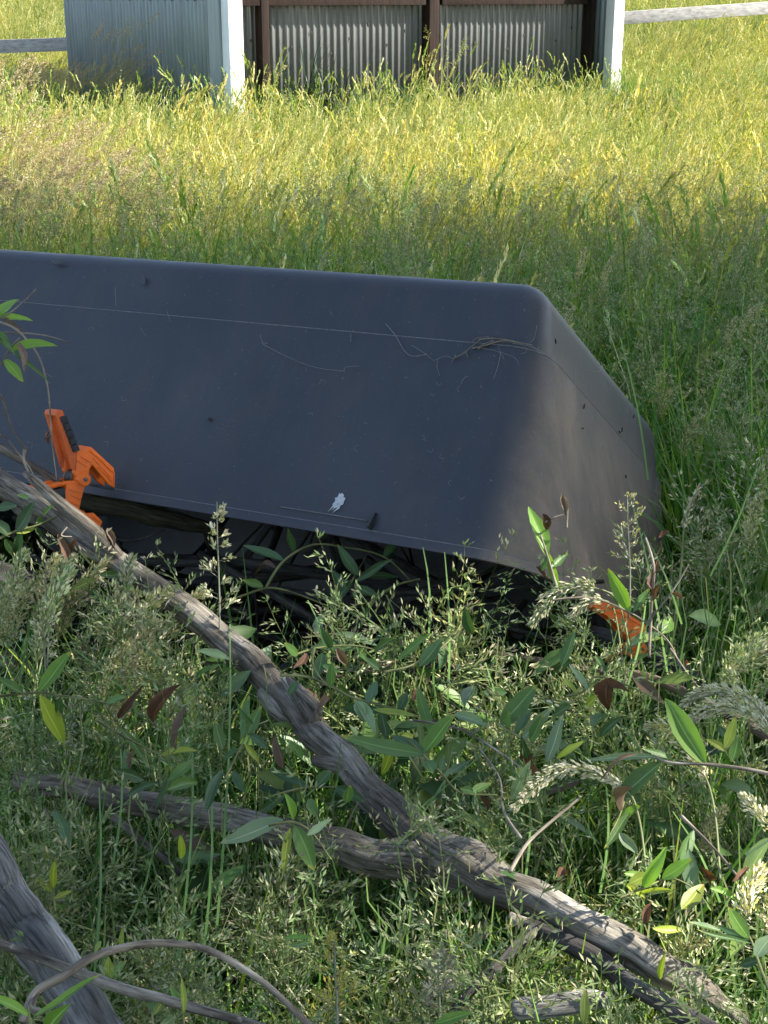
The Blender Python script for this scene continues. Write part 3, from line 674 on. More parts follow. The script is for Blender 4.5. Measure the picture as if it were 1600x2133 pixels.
branch('arched_stick', 'thin pale stick arching over the log at the lower left', 'stick', [
    ('stem', [(48, 2128, 1.30, 20), (72, 2070, 1.31, 17), (130, 2035, 1.32, 18), (200, 1990, 1.34, 17), (300, 1966, 1.37, 16), (390, 1968, 1.39, 15), (470, 1995, 1.40, 15), (560, 2055, 1.40, 14), (650, 2140, 1.40, 14)], 90),
    ('side_shoot', [(75, 2072, 1.31, 12), (66, 2100, 1.30, 16), (90, 2108, 1.295, 12)], 10)], M_TWIG, 0.16, 12)
branch('bare_stick', 'grey stick lying across the log under the arched stick', 'stick', [
    ('stem', [(-60, 1945, 1.42, 17), (20, 1972, 1.41, 18), (120, 2010, 1.39, 20), (240, 2055, 1.375, 22), (350, 2085, 1.37, 20), (450, 2112, 1.365, 20), (560, 2145, 1.36, 20)], 70)], M_BARK, 0.2, 12)
branch('bark_fragment', 'short flaky pale bark-covered fragment lying below the forked branch', 'wood fragment', [
    ('body', [(1066, 2102, 1.50, 24), (1085, 2100, 1.50, 40), (1150, 2094, 1.505, 44), (1220, 2085, 1.51, 42), (1265, 2080, 1.515, 26)], 40)], M_BARK_PALE, 0.4, 20)
branch('small_stick', 'thin dark stick slanting under the forked branch\'s side limb', 'stick', [
    ('stem', [(235, 1700, 1.86, 18), (290, 1745, 1.83, 18), (340, 1785, 1.80, 16), (390, 1830, 1.78, 12), (430, 1862, 1.77, 8)], 40)], M_BARK, 0.2, 10)
branch('support_branch', 'mossy brown branch running under the tub rim beside the raised clamp', 'branch', [
    ('main_limb', [(90, 1022, 2.66, 38), (195, 1046, 2.60, 38), (300, 1070, 2.57, 38), (390, 1090, 2.58, 34), (470, 1110, 2.62, 22)], 70)], M_BARK_MOSS, 0.18, 16)
branch('mossy_log', 'dark lichen-tufted log end among leaves at the left edge', 'log', [
    ('main_limb', [(-120, 1185, 2.20, 62), (-30, 1200, 2.19, 64), (60, 1222, 2.18, 60), (112, 1240, 2.18, 44)], 40)], M_BARK_DARK, 0.5, 20)
branch('grey_branch', 'slim grey branch slanting in front of the tub toward the raised clamp', 'branch', [
    ('main_limb', [(-60, 905, 2.50, 16), (0, 934, 2.50, 18), (45, 958, 2.495, 17), (90, 985, 2.49, 17), (125, 1008, 2.49, 15)], 40)], M_BARK, 0.15, 10)
branch('dark_branch', 'dark charred-looking branch lying below the half hidden clamp', 'branch', [
    ('main_limb', [(1180, 1310, 2.40, 34), (1290, 1342, 2.36, 42), (1370, 1380, 2.31, 46), (1450, 1425, 2.26, 48), (1480, 1448, 2.25, 34)], 50)], M_BARK_DARK, 0.35, 18)
branch('grey_branch', 'curved grey-brown branch crossing low under the half hidden clamp', 'branch', [
    ('main_limb', [(1020, 1360, 2.1, 11), (1120, 1375, 2.1, 14), (1250, 1402, 2.09, 18), (1340, 1408, 2.08, 20), (1420, 1440, 2.06, 22), (1520, 1490, 2.03, 23), (1640, 1560, 2.0, 23)], 70),
    ('side_twig', [(1120, 1375, 2.1, 10), (1200, 1392, 2.11, 11), (1290, 1350, 2.12, 10)], 20)], M_BARK_BROWN, 0.2, 14)

# ------------------------------------------------------------------ brushwood added to darken the hollow beneath the tub
mb = MB(); r2 = random.Random(31)
for k in range(120):
    l = r2.uniform(-.02, 1.4); w_ = r2.uniform(.16, .66); h = r2.uniform(-.25, .18) * (1 - .3 * w_)
    p = tub_pt(l, w_, h)
    if p.z < .01: p.z = r2.uniform(.01, .1)
    d = (TL * r2.uniform(-1, 1) + Vector((r2.gauss(0, .5), r2.gauss(0, .5), r2.gauss(0, .35)))).normalized(); ln = r2.uniform(.14, .34); rad = r2.choice((.003, .004, .006, .008, .012))
    a = p - d * ln; b = p + d * ln
    ok = all(-0.02 < (q - TR).dot(TL) < 1.5 and 0.1 < (q - TR).dot(TW) < .7 and (q - TR).dot(TU) < .3 for q in (a, b))
    if not ok: continue
    tube(mb, smooth_path([(a, rad), (p + rdir0(r2) * .03, rad), (b, rad * .6)], 10), 8, .08, seed=k)
tag(place('brushwood', mb.mesh('brushwood', M_BARK_DARK)), 'dark brushwood heap added to deepen the shade beneath the tub', 'brushwood', kind='stuff')
# ------------------------------------------------------------------ leaves and sprigs
def leaf_mesh(name, seed, curl=0.12, fold=0.35, wave=0.05, n=12, dead=False):
    rr = random.Random(seed); v = []; f = []; c = []
    cols = (-1, -.5, 0, .5, 1)
    ph = rr.uniform(0, 6.28)
    for i in range(n + 1):
        t = i / n
        wd = (math.sin(math.pi * min(1, t * 0.94 + 0.03)) ** 0.85) * (1.18 - 0.5 * t) * 0.5
        if i == 0: wd = 0.03
        if i == n: wd = 0.0
        bend = -curl * (t * t) + wave * 0.3 * math.sin(t * 5 + ph); sway = wave * math.sin(t * 4.5 + ph * 1.7) * t
        for k in cols:
            kk = k * (1 + rr.uniform(-.06, .06) * (2 if dead else 1)) if abs(k) == 1 else k
            roll = fold * (abs(k) ** 1.3) * wd * (1.6 if dead else 1) + (wave * 0.35 * math.sin(t * 11 + ph + k * 1.3) * abs(k) * (0.5 + wd))
            v.append((t, kk * wd + sway * 0.0, bend * 1.0 + 0.0, sway, roll)); c.append((k * .5 + .5, t, 0))
    m_ = len(cols)
    for i in range(n):
        for k in range(m_ - 1): f.append((i * m_ + k, (i + 1) * m_ + k, (i + 1) * m_ + k + 1, i * m_ + k + 1))
    mb = MB(); mb.v = [(a, b, cc) for a, b, cc, _, _ in v]; mb._ex = [(s, r_) for *_, s, r_ in v]; mb.f = f; mb.c = c
    return mb
LEAFV = {}
def leaf_obj(root, b, t_, wpx, kind, d0, d1, rr):
    """leaf from picture point b to t_, width in picture units, at depths d0, d1"""
    A = at(b[0], b[1], d0); B = at(t_[0], t_[1], d1); X = B - A; L_ = X.length; X.normalize()
    tocam = (CAM - (A + B) / 2).normalized()
    Z = (tocam * 0.8 + ZU * 0.55 + Vector((rr.uniform(-.5, .5), rr.uniform(-.3, .3), rr.uniform(-.2, .4)))).normalized()
    Z = (Z - X * Z.dot(X)).normalized(); Y = Z.cross(X)
    dead = kind in 'rk'; vi = (kind in 'rk', rr.randrange(5))
    if vi not in LEAFV:
        LEAFV[vi] = leaf_mesh('leaf', 40 + vi[1] + 10 * vi[0], (0.02, 0.10, 0.18, -0.05, 0.25)[vi[1]] * (1.6 if dead else 1), (0.5, 0.3, 0.75, 0.2, 0.55)[vi[1]] * (1.9 if dead else 1), 0.05 if not dead else 0.16, 12, dead)
    q = LEAFV[vi]; W_ = wpx * (d0 + d1) / 2 / F * 1.15
    key = ('leaf', vi, round(W_ / L_, 1), kind)
    if key not in LEAFV:
        ar = max(0.06, round(W_ / L_, 1)); mb = MB(); mb.f = q.f; mb.c = q.c
        mb.v = [(x, y * ar + s * 0.6, z + r_ * ar) for (x, y, z), (s, r_) in zip(q.v, q._ex)]
        # keep the tip on the x axis end
        LEAFV[key] = mb.mesh('leaf', LEAF[kind], True)
    M = Matrix(((X.x, Y.x, Z.x, A.x), (X.y, Y.y, Z.y, A.y), (X.z, Y.z, Z.z, A.z), (0, 0, 0, 1))) @ Matrix.Diagonal((L_, L_, L_, 1))
    return place('dead_leaf' if dead else 'leaf', LEAFV[key], root, M)
def sprig(label, stems, leaves, mat=None, d=None, cat='sprig', name='willow_sprig', seed=None, dd=0.0):
    rr = random.Random(seed if seed is not None else len(label) * 7 + int(stems[0][0][0] if stems else leaves[0][0]))
    def D(y): return (d if d else dveg(y) - 0.05) + dd
    p = stems[0][0] if stems else leaves[0][:2]
    r = thing(name, label, cat, at(p[0], p[1], D(p[1])))
    for st in stems:
        wpx = st[-1] if isinstance(st[-1], (int, float)) else 5; pts = [q for q in st if not isinstance(q, (int, float))]
        P = [(at(q[0], q[1], D(q[1]) + (q[2] if len(q) > 2 else 0)), 0.5 * wpx * D(q[1]) / F * lerp(1.1, 0.6, i / max(1, len(pts) - 1))) for i, q in enumerate(pts)]
        mb = MB(); tube(mb, smooth_path(P, max(8, 7 * len(P))), 6, 0.25, None, seed=rr.random() * 9)
        child('stem', mb, mat or M_TWIG_G, r)
    for bx_, by, tx, ty, wd, kd in leaves:
        if kd in 'rk' and rr.random() < .42 and len(leaves) > 5: continue
        if kd in 'rk': wd *= .8
        d0 = D(by); leaf_obj(r, (bx_, by), (tx, ty), wd, kd, d0, d0 + rr.uniform(-.03, .04), rr)
    return r
sprig('bright willow sprig hanging into view in front of the tub\'s upper left', [[(-40, 800), (0, 762), (20, 728), (42, 703), 6], [(-20, 668), (15, 655), (45, 632), (75, 602), 4]],
    [(-10, 668, 35, 610, 26, 'b'), (-15, 657, 71, 661, 13, 'b'), (20, 732, 118, 707, 24, 'b'), (24, 730, 104, 789, 9, 'g'), (8, 748, 50, 796, 20, 'b'), (-12, 690, 20, 712, 16, 'g'), (-14, 690, 26, 730, 12, 'g'), (38, 710, 58, 778, 16, 'k'), (8, 664, 38, 682, 12, 'k')], M_TWIG, d=2.12)
sprig('long thin bare twig trailing down the tub wall behind the raised clamp', [[(-20, 665), (28, 682), (58, 711), (82, 745), (98, 800), (104, 850), (108, 920), (118, 1000), 5], [(-10, 693), (45, 694), (90, 698), (146, 714), 4]], [(106, 905, 98, 930, 10, 'r'), (104, 898, 92, 915, 8, 'r')], M_TWIG, d=2.30, name='bare_twig', cat='twig')
sprig('pale crooked bare twig in front of the tub by the slim grey branch', [[(-20, 800), (8, 835), (15, 865), (30, 900), (50, 930), (60, 934), 5], [(-15, 900), (12, 912), (35, 940), (62, 975), (75, 1005), 5], [(52, 935), (50, 960), (60, 985), 7]], [], M_TWIG, d=2.24, name='bare_twig', cat='twig')
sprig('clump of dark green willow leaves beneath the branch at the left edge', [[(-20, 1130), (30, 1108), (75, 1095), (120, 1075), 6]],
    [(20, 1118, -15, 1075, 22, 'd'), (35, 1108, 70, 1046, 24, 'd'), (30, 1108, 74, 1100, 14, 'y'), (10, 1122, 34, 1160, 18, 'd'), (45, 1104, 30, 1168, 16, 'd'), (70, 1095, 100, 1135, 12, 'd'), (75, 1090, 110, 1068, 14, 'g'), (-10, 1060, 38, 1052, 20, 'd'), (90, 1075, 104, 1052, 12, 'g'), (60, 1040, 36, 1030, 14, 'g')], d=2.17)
sprig('russet curled dead leaves hanging under the branch near the lower clamp jaw', [[(140, 1098), (128, 1115), (150, 1118), 4]], [(120, 1112, 155, 1196, 20, 'r'), (160, 1118, 140, 1168, 14, 'r'), (202, 1150, 205, 1186, 10, 'r'), (225, 1100, 240, 1140, 18, 'k')], M_TWIG, d=2.13)
sprig('two-leaved willow shoot dangling just below the pale stretch of the forked branch', [[(165, 1148), (190, 1176), (206, 1196), (207, 1235), 5]], [(206, 1198, 260, 1199, 17, 'g'), (200, 1208, 143, 1226, 18, 'y')], d=2.05)
sprig('willow shoot with a yellow-blotched lower leaf at the left', [[(-20, 1452), (40, 1446), (82, 1443), (135, 1450), (190, 1458), (248, 1470), 5]],
    [(80, 1442, 151, 1356, 30, 'b'), (82, 1448, 145, 1560, 30, 'y'), (48, 1444, -10, 1408, 20, 'g'), (222, 1464, 262, 1452, 16, 'g'), (125, 1452, 120, 1500, 16, 'd')], M_TWIG_G)
sprig('large brown dead willow leaf hooked over stems right of the yellow-blotched shoot', [[(372, 1450), (370, 1470), 4]], [(320, 1505, 362, 1424, 32, 'r'), (246, 1498, 288, 1438, 20, 'r'), (366, 1562, 374, 1462, 22, 'k'), (270, 1600, 280, 1560, 14, 'k')], M_TWIG)
sprig('low willow shoot with yellow-tipped leaves left of the forked branch', [[(200, 1500), (250, 1530), (330, 1570), (420, 1600), 5]],
    [(248, 1515, 312, 1596, 20, 'g'), (335, 1574, 416, 1553, 16, 'y'), (350, 1645, 420, 1620, 26, 'g'), (430, 1690, 460, 1590, 20, 'd'), (330, 1630, 250, 1650, 18, 'd'), (260, 1560, 262, 1640, 16, 'd'), (465, 1560, 445, 1500, 24, 'g'), (400, 1590, 350, 1620, 20, 'g')])
sprig('willow leaves poking out left of the knot on the forked branch', [[(470, 1620), (500, 1560), (520, 1520), (560, 1500), 5]],
    [(505, 1540, 520, 1448, 22, 'g'), (515, 1530, 545, 1470, 20, 'g'), (520, 1530, 560, 1560, 18, 'd'), (498, 1560, 460, 1580, 16, 'd'), (510, 1550, 540, 1590, 16, 'y'), (530, 1520, 500, 1480, 14, 'd')])
sprig('yellow-barked willow twig crossing the middle with a pale torn leaf', [[(583, 1406), (640, 1410), (690, 1430), (740, 1455), (800, 1470), (870, 1492), 6], [(655, 1350), (652, 1385), (670, 1415), (690, 1430), 5]],
    [(672, 1360, 660, 1420, 22, 'd'), (690, 1430, 690, 1385, 20, 'g'), (672, 1385, 706, 1400, 12, 'g'), (706, 1430, 735, 1465, 18, 'g'), (745, 1460, 785, 1518, 22, 'p'), (742, 1462, 762, 1500, 20, 'p'), (778, 1478, 868, 1494, 20, 'y'), (766, 1466, 786, 1412, 24, 'd'), (870, 1430, 902, 1545, 20, 'g'), (795, 1480, 805, 1545, 24, 'd'), (620, 1420, 600, 1450, 14, 'd'), (830, 1480, 850, 1440, 18, 'd')])
sprig('willow sprig with long pointed leaf and bright upright leaf right of the forked branch', [[(850, 1540), (885, 1575), (920, 1612), (960, 1650), (1035, 1656), 6], [(885, 1575), (905, 1545), (960, 1500), 4]],
    [(885, 1572, 705, 1540, 30, 'g'), (882, 1568, 948, 1488, 34, 'b'), (945, 1488, 1018, 1506, 20, 'p'), (885, 1575, 815, 1525, 24, 'd'), (890, 1585, 902, 1612, 28, 'g'), (925, 1615, 985, 1580, 14, 'd'), (915, 1610, 930, 1570, 12, 'g'), (980, 1652, 1022, 1630, 16, 'b'), (960, 1650, 940, 1690, 14, 'd'), (1000, 1655, 1015, 1690, 16, 'r'), (985, 1650, 960, 1640, 16, 'g'), (820, 1560, 790, 1620, 18, 'y'), (870, 1500, 880, 1560, 16, 'p')])
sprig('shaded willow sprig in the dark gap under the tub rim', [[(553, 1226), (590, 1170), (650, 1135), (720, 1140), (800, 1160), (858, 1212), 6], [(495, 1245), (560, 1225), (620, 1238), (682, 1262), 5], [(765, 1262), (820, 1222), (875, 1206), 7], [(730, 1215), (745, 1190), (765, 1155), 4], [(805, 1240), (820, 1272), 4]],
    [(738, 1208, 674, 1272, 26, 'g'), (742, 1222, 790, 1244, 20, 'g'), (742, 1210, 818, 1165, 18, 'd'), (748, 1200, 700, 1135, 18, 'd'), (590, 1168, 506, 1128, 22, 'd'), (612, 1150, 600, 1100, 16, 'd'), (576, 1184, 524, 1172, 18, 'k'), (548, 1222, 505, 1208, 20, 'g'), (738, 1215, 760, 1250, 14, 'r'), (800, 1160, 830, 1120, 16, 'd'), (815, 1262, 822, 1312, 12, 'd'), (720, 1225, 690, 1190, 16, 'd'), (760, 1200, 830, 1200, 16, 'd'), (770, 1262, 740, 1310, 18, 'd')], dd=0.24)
sprig('dark paired willow leaves at the mouth of the gap beneath the tub', [[(800, 1400), (860, 1385), (930, 1340), (960, 1300), 5]], [(828, 1374, 898, 1320, 20, 'g'), (874, 1388, 924, 1328, 30, 'd'), (968, 1468, 986, 1420, 24, 'p'), (985, 1320, 965, 1270, 24, 'd'), (1010, 1330, 985, 1290, 20, 'k'), (930, 1345, 915, 1390, 20, 'd'), (790, 1395, 760, 1370, 18, 'd')])
sprig('bright upright willow shoot standing against the tub\'s near bottom corner', [[(1165, 1240), (1150, 1190), (1138, 1150), (1125, 1110), 6], [(1135, 1088), (1160, 1076), (1182, 1070), 4], [(1180, 1100), (1182, 1060), (1176, 1035), 5]],
    [(1138, 1158, 1112, 1045, 28, 'b'), (1142, 1150, 1164, 1238, 18, 'b'), (1148, 1182, 1184, 1152, 14, 'g'), (1140, 1160, 1128, 1190, 14, 'g'), (1130, 1070, 1142, 1108, 22, 'r'), (1172, 1030, 1180, 1075, 14, 'k'), (1150, 1200, 1166, 1225, 16, 'r'), (1122, 1180, 1136, 1195, 14, 'r')], M_TWIG, d=1.98)
sprig('willow shoot with pointed upright leaf above the half hidden clamp', [[(1150, 1250), (1230, 1245), (1300, 1270), (1350, 1300), (1395, 1340), (1420, 1400), 5], [(1352, 1370), (1358, 1250), (1362, 1180), (1345, 1120), 7], [(1350, 1295), (1395, 1240), (1435, 1175), 5], [(1396, 1350), (1430, 1400), (1465, 1445), 5]],
    [(1310, 1272, 1269, 1186, 30, 'b'), (1312, 1276, 1290, 1246, 22, 'b'), (1320, 1275, 1350, 1226, 16, 'g'), (1380, 1320, 1404, 1280, 24, 'b'), (1358, 1200, 1372, 1165, 14, 'r'), (1360, 1230, 1352, 1200, 16, 'r'), (1360, 1250, 1375, 1215, 16, 'r'), (1400, 1235, 1425, 1250, 12, 'r'), (1372, 1120, 1395, 1105, 12, 'r')], M_TWIG, d=1.97)
sprig('single green willow leaf standing upright beside pale panicles below the tub corner', [[(1165, 1400), (1172, 1385), 4]], [(1170, 1388, 1198, 1308, 20, 'g'), (1225, 1440, 1190, 1375, 16, 'p'), (1240, 1365, 1265, 1400, 14, 'g')])
sprig('many-leaved willow sprig spreading in the right middle of the grass', [[(1038, 1508), (1090, 1540), (1140, 1570), (1182, 1596), 6], [(1110, 1580), (1130, 1565), 4], [(1180, 1450), (1215, 1440), (1240, 1410), (1300, 1425), (1375, 1460), 5]],
    [(1042, 1508, 1122, 1428, 36, 'g'), (1058, 1518, 1060, 1480, 14, 'g'), (1072, 1528, 1110, 1470, 20, 'd'), (1088, 1538, 1150, 1476, 24, 'p'), (1105, 1545, 1130, 1490, 22, 'g'), (1140, 1588, 1172, 1488, 28, 'p'), (1120, 1560, 1190, 1552, 14, 'g'), (1160, 1580, 1220, 1540, 14, 'y'), (1068, 1665, 1100, 1588, 26, 'p'), (1100, 1580, 1085, 1540, 14, 'd'), (1112, 1570, 1106, 1610, 24, 'r'), (1148, 1580, 1160, 1608, 20, 'r'), (1175, 1412, 1205, 1452, 14, 'y'), (1190, 1470, 1145, 1490, 22, 'g'), (1235, 1515, 1262, 1470, 26, 'g'), (1250, 1535, 1290, 1490, 16, 'd'), (1270, 1412, 1256, 1478, 40, 'r'), (1268, 1430, 1298, 1435, 20, 'r'), (1225, 1470, 1240, 1450, 16, 'y')])
sprig('nearest willow sprig at the right edge with three broad leaves', [[(1640, 1622), (1560, 1603), (1470, 1592), (1395, 1588), (1360, 1572), 8], [(1470, 1592), (1462, 1570), 5]],
    [(1470, 1592, 1379, 1447, 40, 'b'), (1372, 1578, 1203, 1566, 18, 'p'), (1400, 1580, 1340, 1555, 16, 'g'), (1378, 1588, 1270, 1672, 40, 'g'), (1335, 1565, 1300, 1650, 36, 'k'), (1320, 1640, 1275, 1682, 26, 'k'), (1462, 1615, 1378, 1697, 26, 'r'), (1462, 1620, 1400, 1690, 22, 'k'), (1330, 1570, 1245, 1602, 12, 'k')], M_TWIG, dd=-0.06)
sprig('willow shoot with drooping dark leaf beneath the nearest right-hand sprig', [[(1300, 1670), (1290, 1700), (1270, 1740), 4]], [(1335, 1680, 1268, 1716, 24, 'b'), (1312, 1690, 1258, 1768, 20, 'g'), (1290, 1735, 1330, 1780, 18, 'p'), (1300, 1820, 1355, 1825, 16, 'b'), (1400, 1855, 1300, 1848, 14, 'y'), (1310, 1700, 1305, 1730, 14, 'r')])
sprig('yellow-green willow tip at the right beneath the drooping cream seed heads', [[(1530, 1590), (1510, 1560), (1525, 1520), 4]], [(1510, 1560, 1536, 1490, 22, 'y'), (1510, 1565, 1475, 1535, 14, 'y'), (1525, 1588, 1540, 1525, 18, 'b'), (1515, 1540, 1495, 1510, 14, 'g')])
sprig('large half-browned willow leaf entering at the right edge', [[(1640, 1720), (1610, 1745), 6]], [(1608, 1745, 1525, 1842, 36, 'p'), (1560, 1808, 1526, 1840, 16, 'r')], M_TWIG, dd=-0.05)
sprig('pale and green willow shoot low on the right edge above the branch tip', [[(1600, 2060), (1575, 1990), (1560, 1950), (1515, 1890), 6]], [(1560, 1955, 1515, 1890, 26, 'b'), (1555, 1965, 1500, 1985, 32, 'p'), (1575, 1995, 1610, 1945, 30, 'p'), (1560, 1958, 1490, 1930, 14, 'd'), (1565, 1965, 1450, 1935, 10, 'g'), (1500, 1940, 1440, 1915, 14, 'g'), (1580, 2000, 1540, 2010, 18, 'd')])
sprig('willow leaves in sun dapple between forked branch and right edge', [[(1290, 1870), (1340, 1850), (1400, 1830), (1460, 1860), 5]], [(1310, 1842, 1362, 1818, 22, 'y'), (1340, 1850, 1385, 1770, 22, 'b'), (1420, 1895, 1470, 1838, 30, 'y'), (1360, 1935, 1430, 1940, 16, 'y'), (1380, 1830, 1440, 1790, 24, 'b'), (1300, 1840, 1345, 1872, 12, 'y'), (1480, 1850, 1545, 1872, 14, 'b'), (1390, 1800, 1420, 1840, 20, 'r'), (1460, 1805, 1490, 1850, 18, 'r'), (1165, 1845, 1180, 1800, 22, 'r'), (1340, 1925, 1355, 1880, 18, 'r')])
sprig('lime green willow leaves at the bottom left corner', [[(70, 2150), (62, 2120), (58, 2095), 8]], [(70, 2118, 212, 2029, 20, 'b'), (60, 2118, -15, 2058, 18, 'b'), (95, 2150, 136, 2092, 26, 'b'), (210, 1960, 196, 1985, 8, 'y')], d=1.25)
sprig('yellow upright willow shoot beside the pale log', [[(115, 1900), (112, 1860), (108, 1800), 5]], [(112, 1850, 112, 1788, 14, 'y'), (110, 1860, 74, 1822, 14, 'y'), (112, 1872, 152, 1856, 10, 'y'), (115, 1880, 145, 1905, 10, 'g'), (250, 1990, 258, 1928, 12, 'y'), (225, 2040, 228, 1995, 18, 'y'), (230, 2040, 262, 2000, 14, 'b'), (228, 2040, 205, 2005, 12, 'p')])
sprig('broad pale willow leaf resting over the side limb of the forked branch', [[(560, 1720), (610, 1712), (650, 1735), (690, 1790), 5]], [(590, 1708, 458, 1756, 32, 'p'), (612, 1705, 598, 1655, 20, 'b'), (615, 1720, 658, 1812, 36, 'g'), (605, 1725, 585, 1825, 18, 'y'), (640, 1740, 690, 1705, 16, 'p'), (722, 1672, 728, 1634, 22, 'g'), (660, 1700, 640, 1660, 20, 'g')])
sprig('dark willow leaf hanging beneath the side limb near the left', [[(110, 1670), (116, 1690), 4]], [(114, 1688, 147, 1768, 24, 'd'), (300, 1625, 240, 1600, 20, 'd'), (375, 1740, 382, 1800, 14, 'y')])
sprig('low green willow shoots along the bottom edge', [[(320, 2150), (318, 2100), (322, 2070), 5], [(380, 2150), (384, 2090), 4]], [(320, 2110, 318, 2060, 16, 'g'), (320, 2115, 350, 2070, 14, 'y'), (382, 2110, 386, 2040, 10, 'y'), (330, 2140, 375, 2115, 20, 'p'), (385, 2110, 355, 2050, 12, 'b'), (905, 2133, 985, 2105, 18, 'b'), (590, 1955, 655, 1950, 12, 'b'), (600, 1970, 655, 1962, 14, 'g'), (1215, 2133, 1222, 2060, 16, 'y'), (1375, 2040, 1380, 1990, 14, 'y')], dd=-0.02)
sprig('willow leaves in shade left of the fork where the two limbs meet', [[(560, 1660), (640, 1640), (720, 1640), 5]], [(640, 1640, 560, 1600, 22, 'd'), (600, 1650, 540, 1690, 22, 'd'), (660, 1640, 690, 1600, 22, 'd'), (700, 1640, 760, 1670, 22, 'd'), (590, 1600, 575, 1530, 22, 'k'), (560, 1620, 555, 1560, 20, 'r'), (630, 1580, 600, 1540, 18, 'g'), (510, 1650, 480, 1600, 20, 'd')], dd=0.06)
sprig('mixed green and brown willow leaves behind the knot on the forked branch', [[(600, 1370), (660, 1350), (740, 1345), (800, 1360), 5]], [(640, 1360, 615, 1400, 20, 'r'), (660, 1355, 700, 1395, 22, 'r'), (700, 1350, 725, 1390, 20, 'k'), (620, 1365, 590, 1340, 18, 'g'), (690, 1350, 670, 1310, 22, 'd'), (740, 1345, 770, 1380, 20, 'd'), (780, 1355, 820, 1330, 18, 'd'), (650, 1440, 630, 1400, 22, 'k'), (690, 1460, 660, 1470, 20, 'k'), (840, 1400, 830, 1450, 20, 'k'), (860, 1460, 880, 1420, 18, 'r')], dd=0.06)
sprig('thin bare twigs crossing the grass right of the main fork', [[(1062, 1815), (1100, 1755), (1150, 1710), (1210, 1660), 9], [(1085, 1745), (1050, 1690), (1040, 1620), (1000, 1560), 6], [(860, 1500), (960, 1520), (1060, 1580), (1130, 1640), 5], [(1420, 1700), (1490, 1770), (1540, 1830), 7]], [], M_TWIG, name='bare_twig', cat='twig', dd=0.0)

# ------------------------------------------------------------------ grasses
def ribbon(mb, pts, wds, side, cols):
    v = []; c = []
    for p, wd, cl in zip(pts, wds, cols):
        v += [p - side * wd, p + side * wd]; c += [cl, cl]
    mb.add(v, [(2 * i, 2 * i + 1, 2 * i + 3, 2 * i + 2) for i in range(len(pts) - 1)], c)
def cl(c, k): return tuple(q * k for q in c)
def cmix(a, b, t): return tuple(lerp(p, q, t) for p, q in zip(a, b))
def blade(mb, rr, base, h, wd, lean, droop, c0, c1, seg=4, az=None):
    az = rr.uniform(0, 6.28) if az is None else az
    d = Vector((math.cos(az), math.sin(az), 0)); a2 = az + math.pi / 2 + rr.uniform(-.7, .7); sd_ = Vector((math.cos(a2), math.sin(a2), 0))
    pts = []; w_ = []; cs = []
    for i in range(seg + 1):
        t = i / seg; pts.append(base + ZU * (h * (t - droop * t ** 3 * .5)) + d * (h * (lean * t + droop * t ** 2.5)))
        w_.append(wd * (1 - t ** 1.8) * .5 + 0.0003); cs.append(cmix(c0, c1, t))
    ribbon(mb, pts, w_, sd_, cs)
def kite(mb, p, d, ln, wd, nrm, c, c2=None):
    s = d.cross(nrm)
    if s.length < 1e-4: s = d.cross(Vector((1, 0, 0)))
    s.normalize(); u_ = s.cross(d)
    mb.add([p, p + d * ln * .45 + s * wd * .5 + u_ * wd * .25, p + d * ln, p + d * ln * .45 - s * wd * .5 + u_ * wd * .25], [(0, 1, 2), (0, 2, 3)], [c, c, c2 or c, c])
def rdir(rr): 
    v = Vector((rr.gauss(0, 1), rr.gauss(0, 1), rr.gauss(0, 1))); return v.normalized()
def panicle(mb, rr, base, ax, ln, spread, nodes, nbr, nsp, sl, sw, ccol, scol, droop=0.3, jit=0.2):
    """open panicle with branches and spikelets"""
    az = rr.uniform(0, 6.28); bd = Vector((math.cos(az), math.sin(az), 0)); prev = base; T = ax.normalized()
    P = [base]; Ts = [T]
    for i in range(nodes):
        T = (T + bd * droop / nodes).normalized(); prev = prev + T * ln / nodes; P.append(prev); Ts.append(T)
    ribbon(mb, P, [0.0008 * (1 - .7 * i / nodes) for i in range(nodes + 1)], T.cross(bd).normalized() if T.cross(bd).length > 1e-3 else Vector((1, 0, 0)), [ccol] * (nodes + 1))
    for i in range(nodes + 1):
        t = i / nodes; bl = spread * (1 - t) ** 0.8 + 0.006; T = Ts[i]
        for k in range(max(1, int(nbr * (1 - .5 * t)))):
            o = rdir(rr); o = (o - T * o.dot(T)).normalized(); d = (T * rr.uniform(.35, .9) + o).normalized()
            L_ = bl * rr.uniform(.6, 1.15); e = P[i] + d * L_ + Vector((0, 0, -.18 * L_))
            ribbon(mb, [P[i], P[i].lerp(e, .5) + T * .06 * L_, e], [0.0007, .0006, .0004], d.cross(T).normalized(), [ccol] * 3)
            ns = max(2, int(nsp * (0.4 + .6 * (1 - t))))
            for q in range(ns):
                s = lerp(0.3, 1.0, q / max(1, ns - 1)); p = P[i].lerp(e, s) + T * .06 * L_ * (1 - abs(2 * s - 1))
                dd = (d + rdir(rr) * .5 + T * .2).normalized(); p2 = p + rdir(rr) * sl * .35
                j = rr.uniform(1 - jit, 1 + jit); c = cl(scol[rr.randrange(len(scol))], j)
                kite(mb, p2, dd, sl * rr.uniform(.8, 1.25), sw, rdir(rr), c)
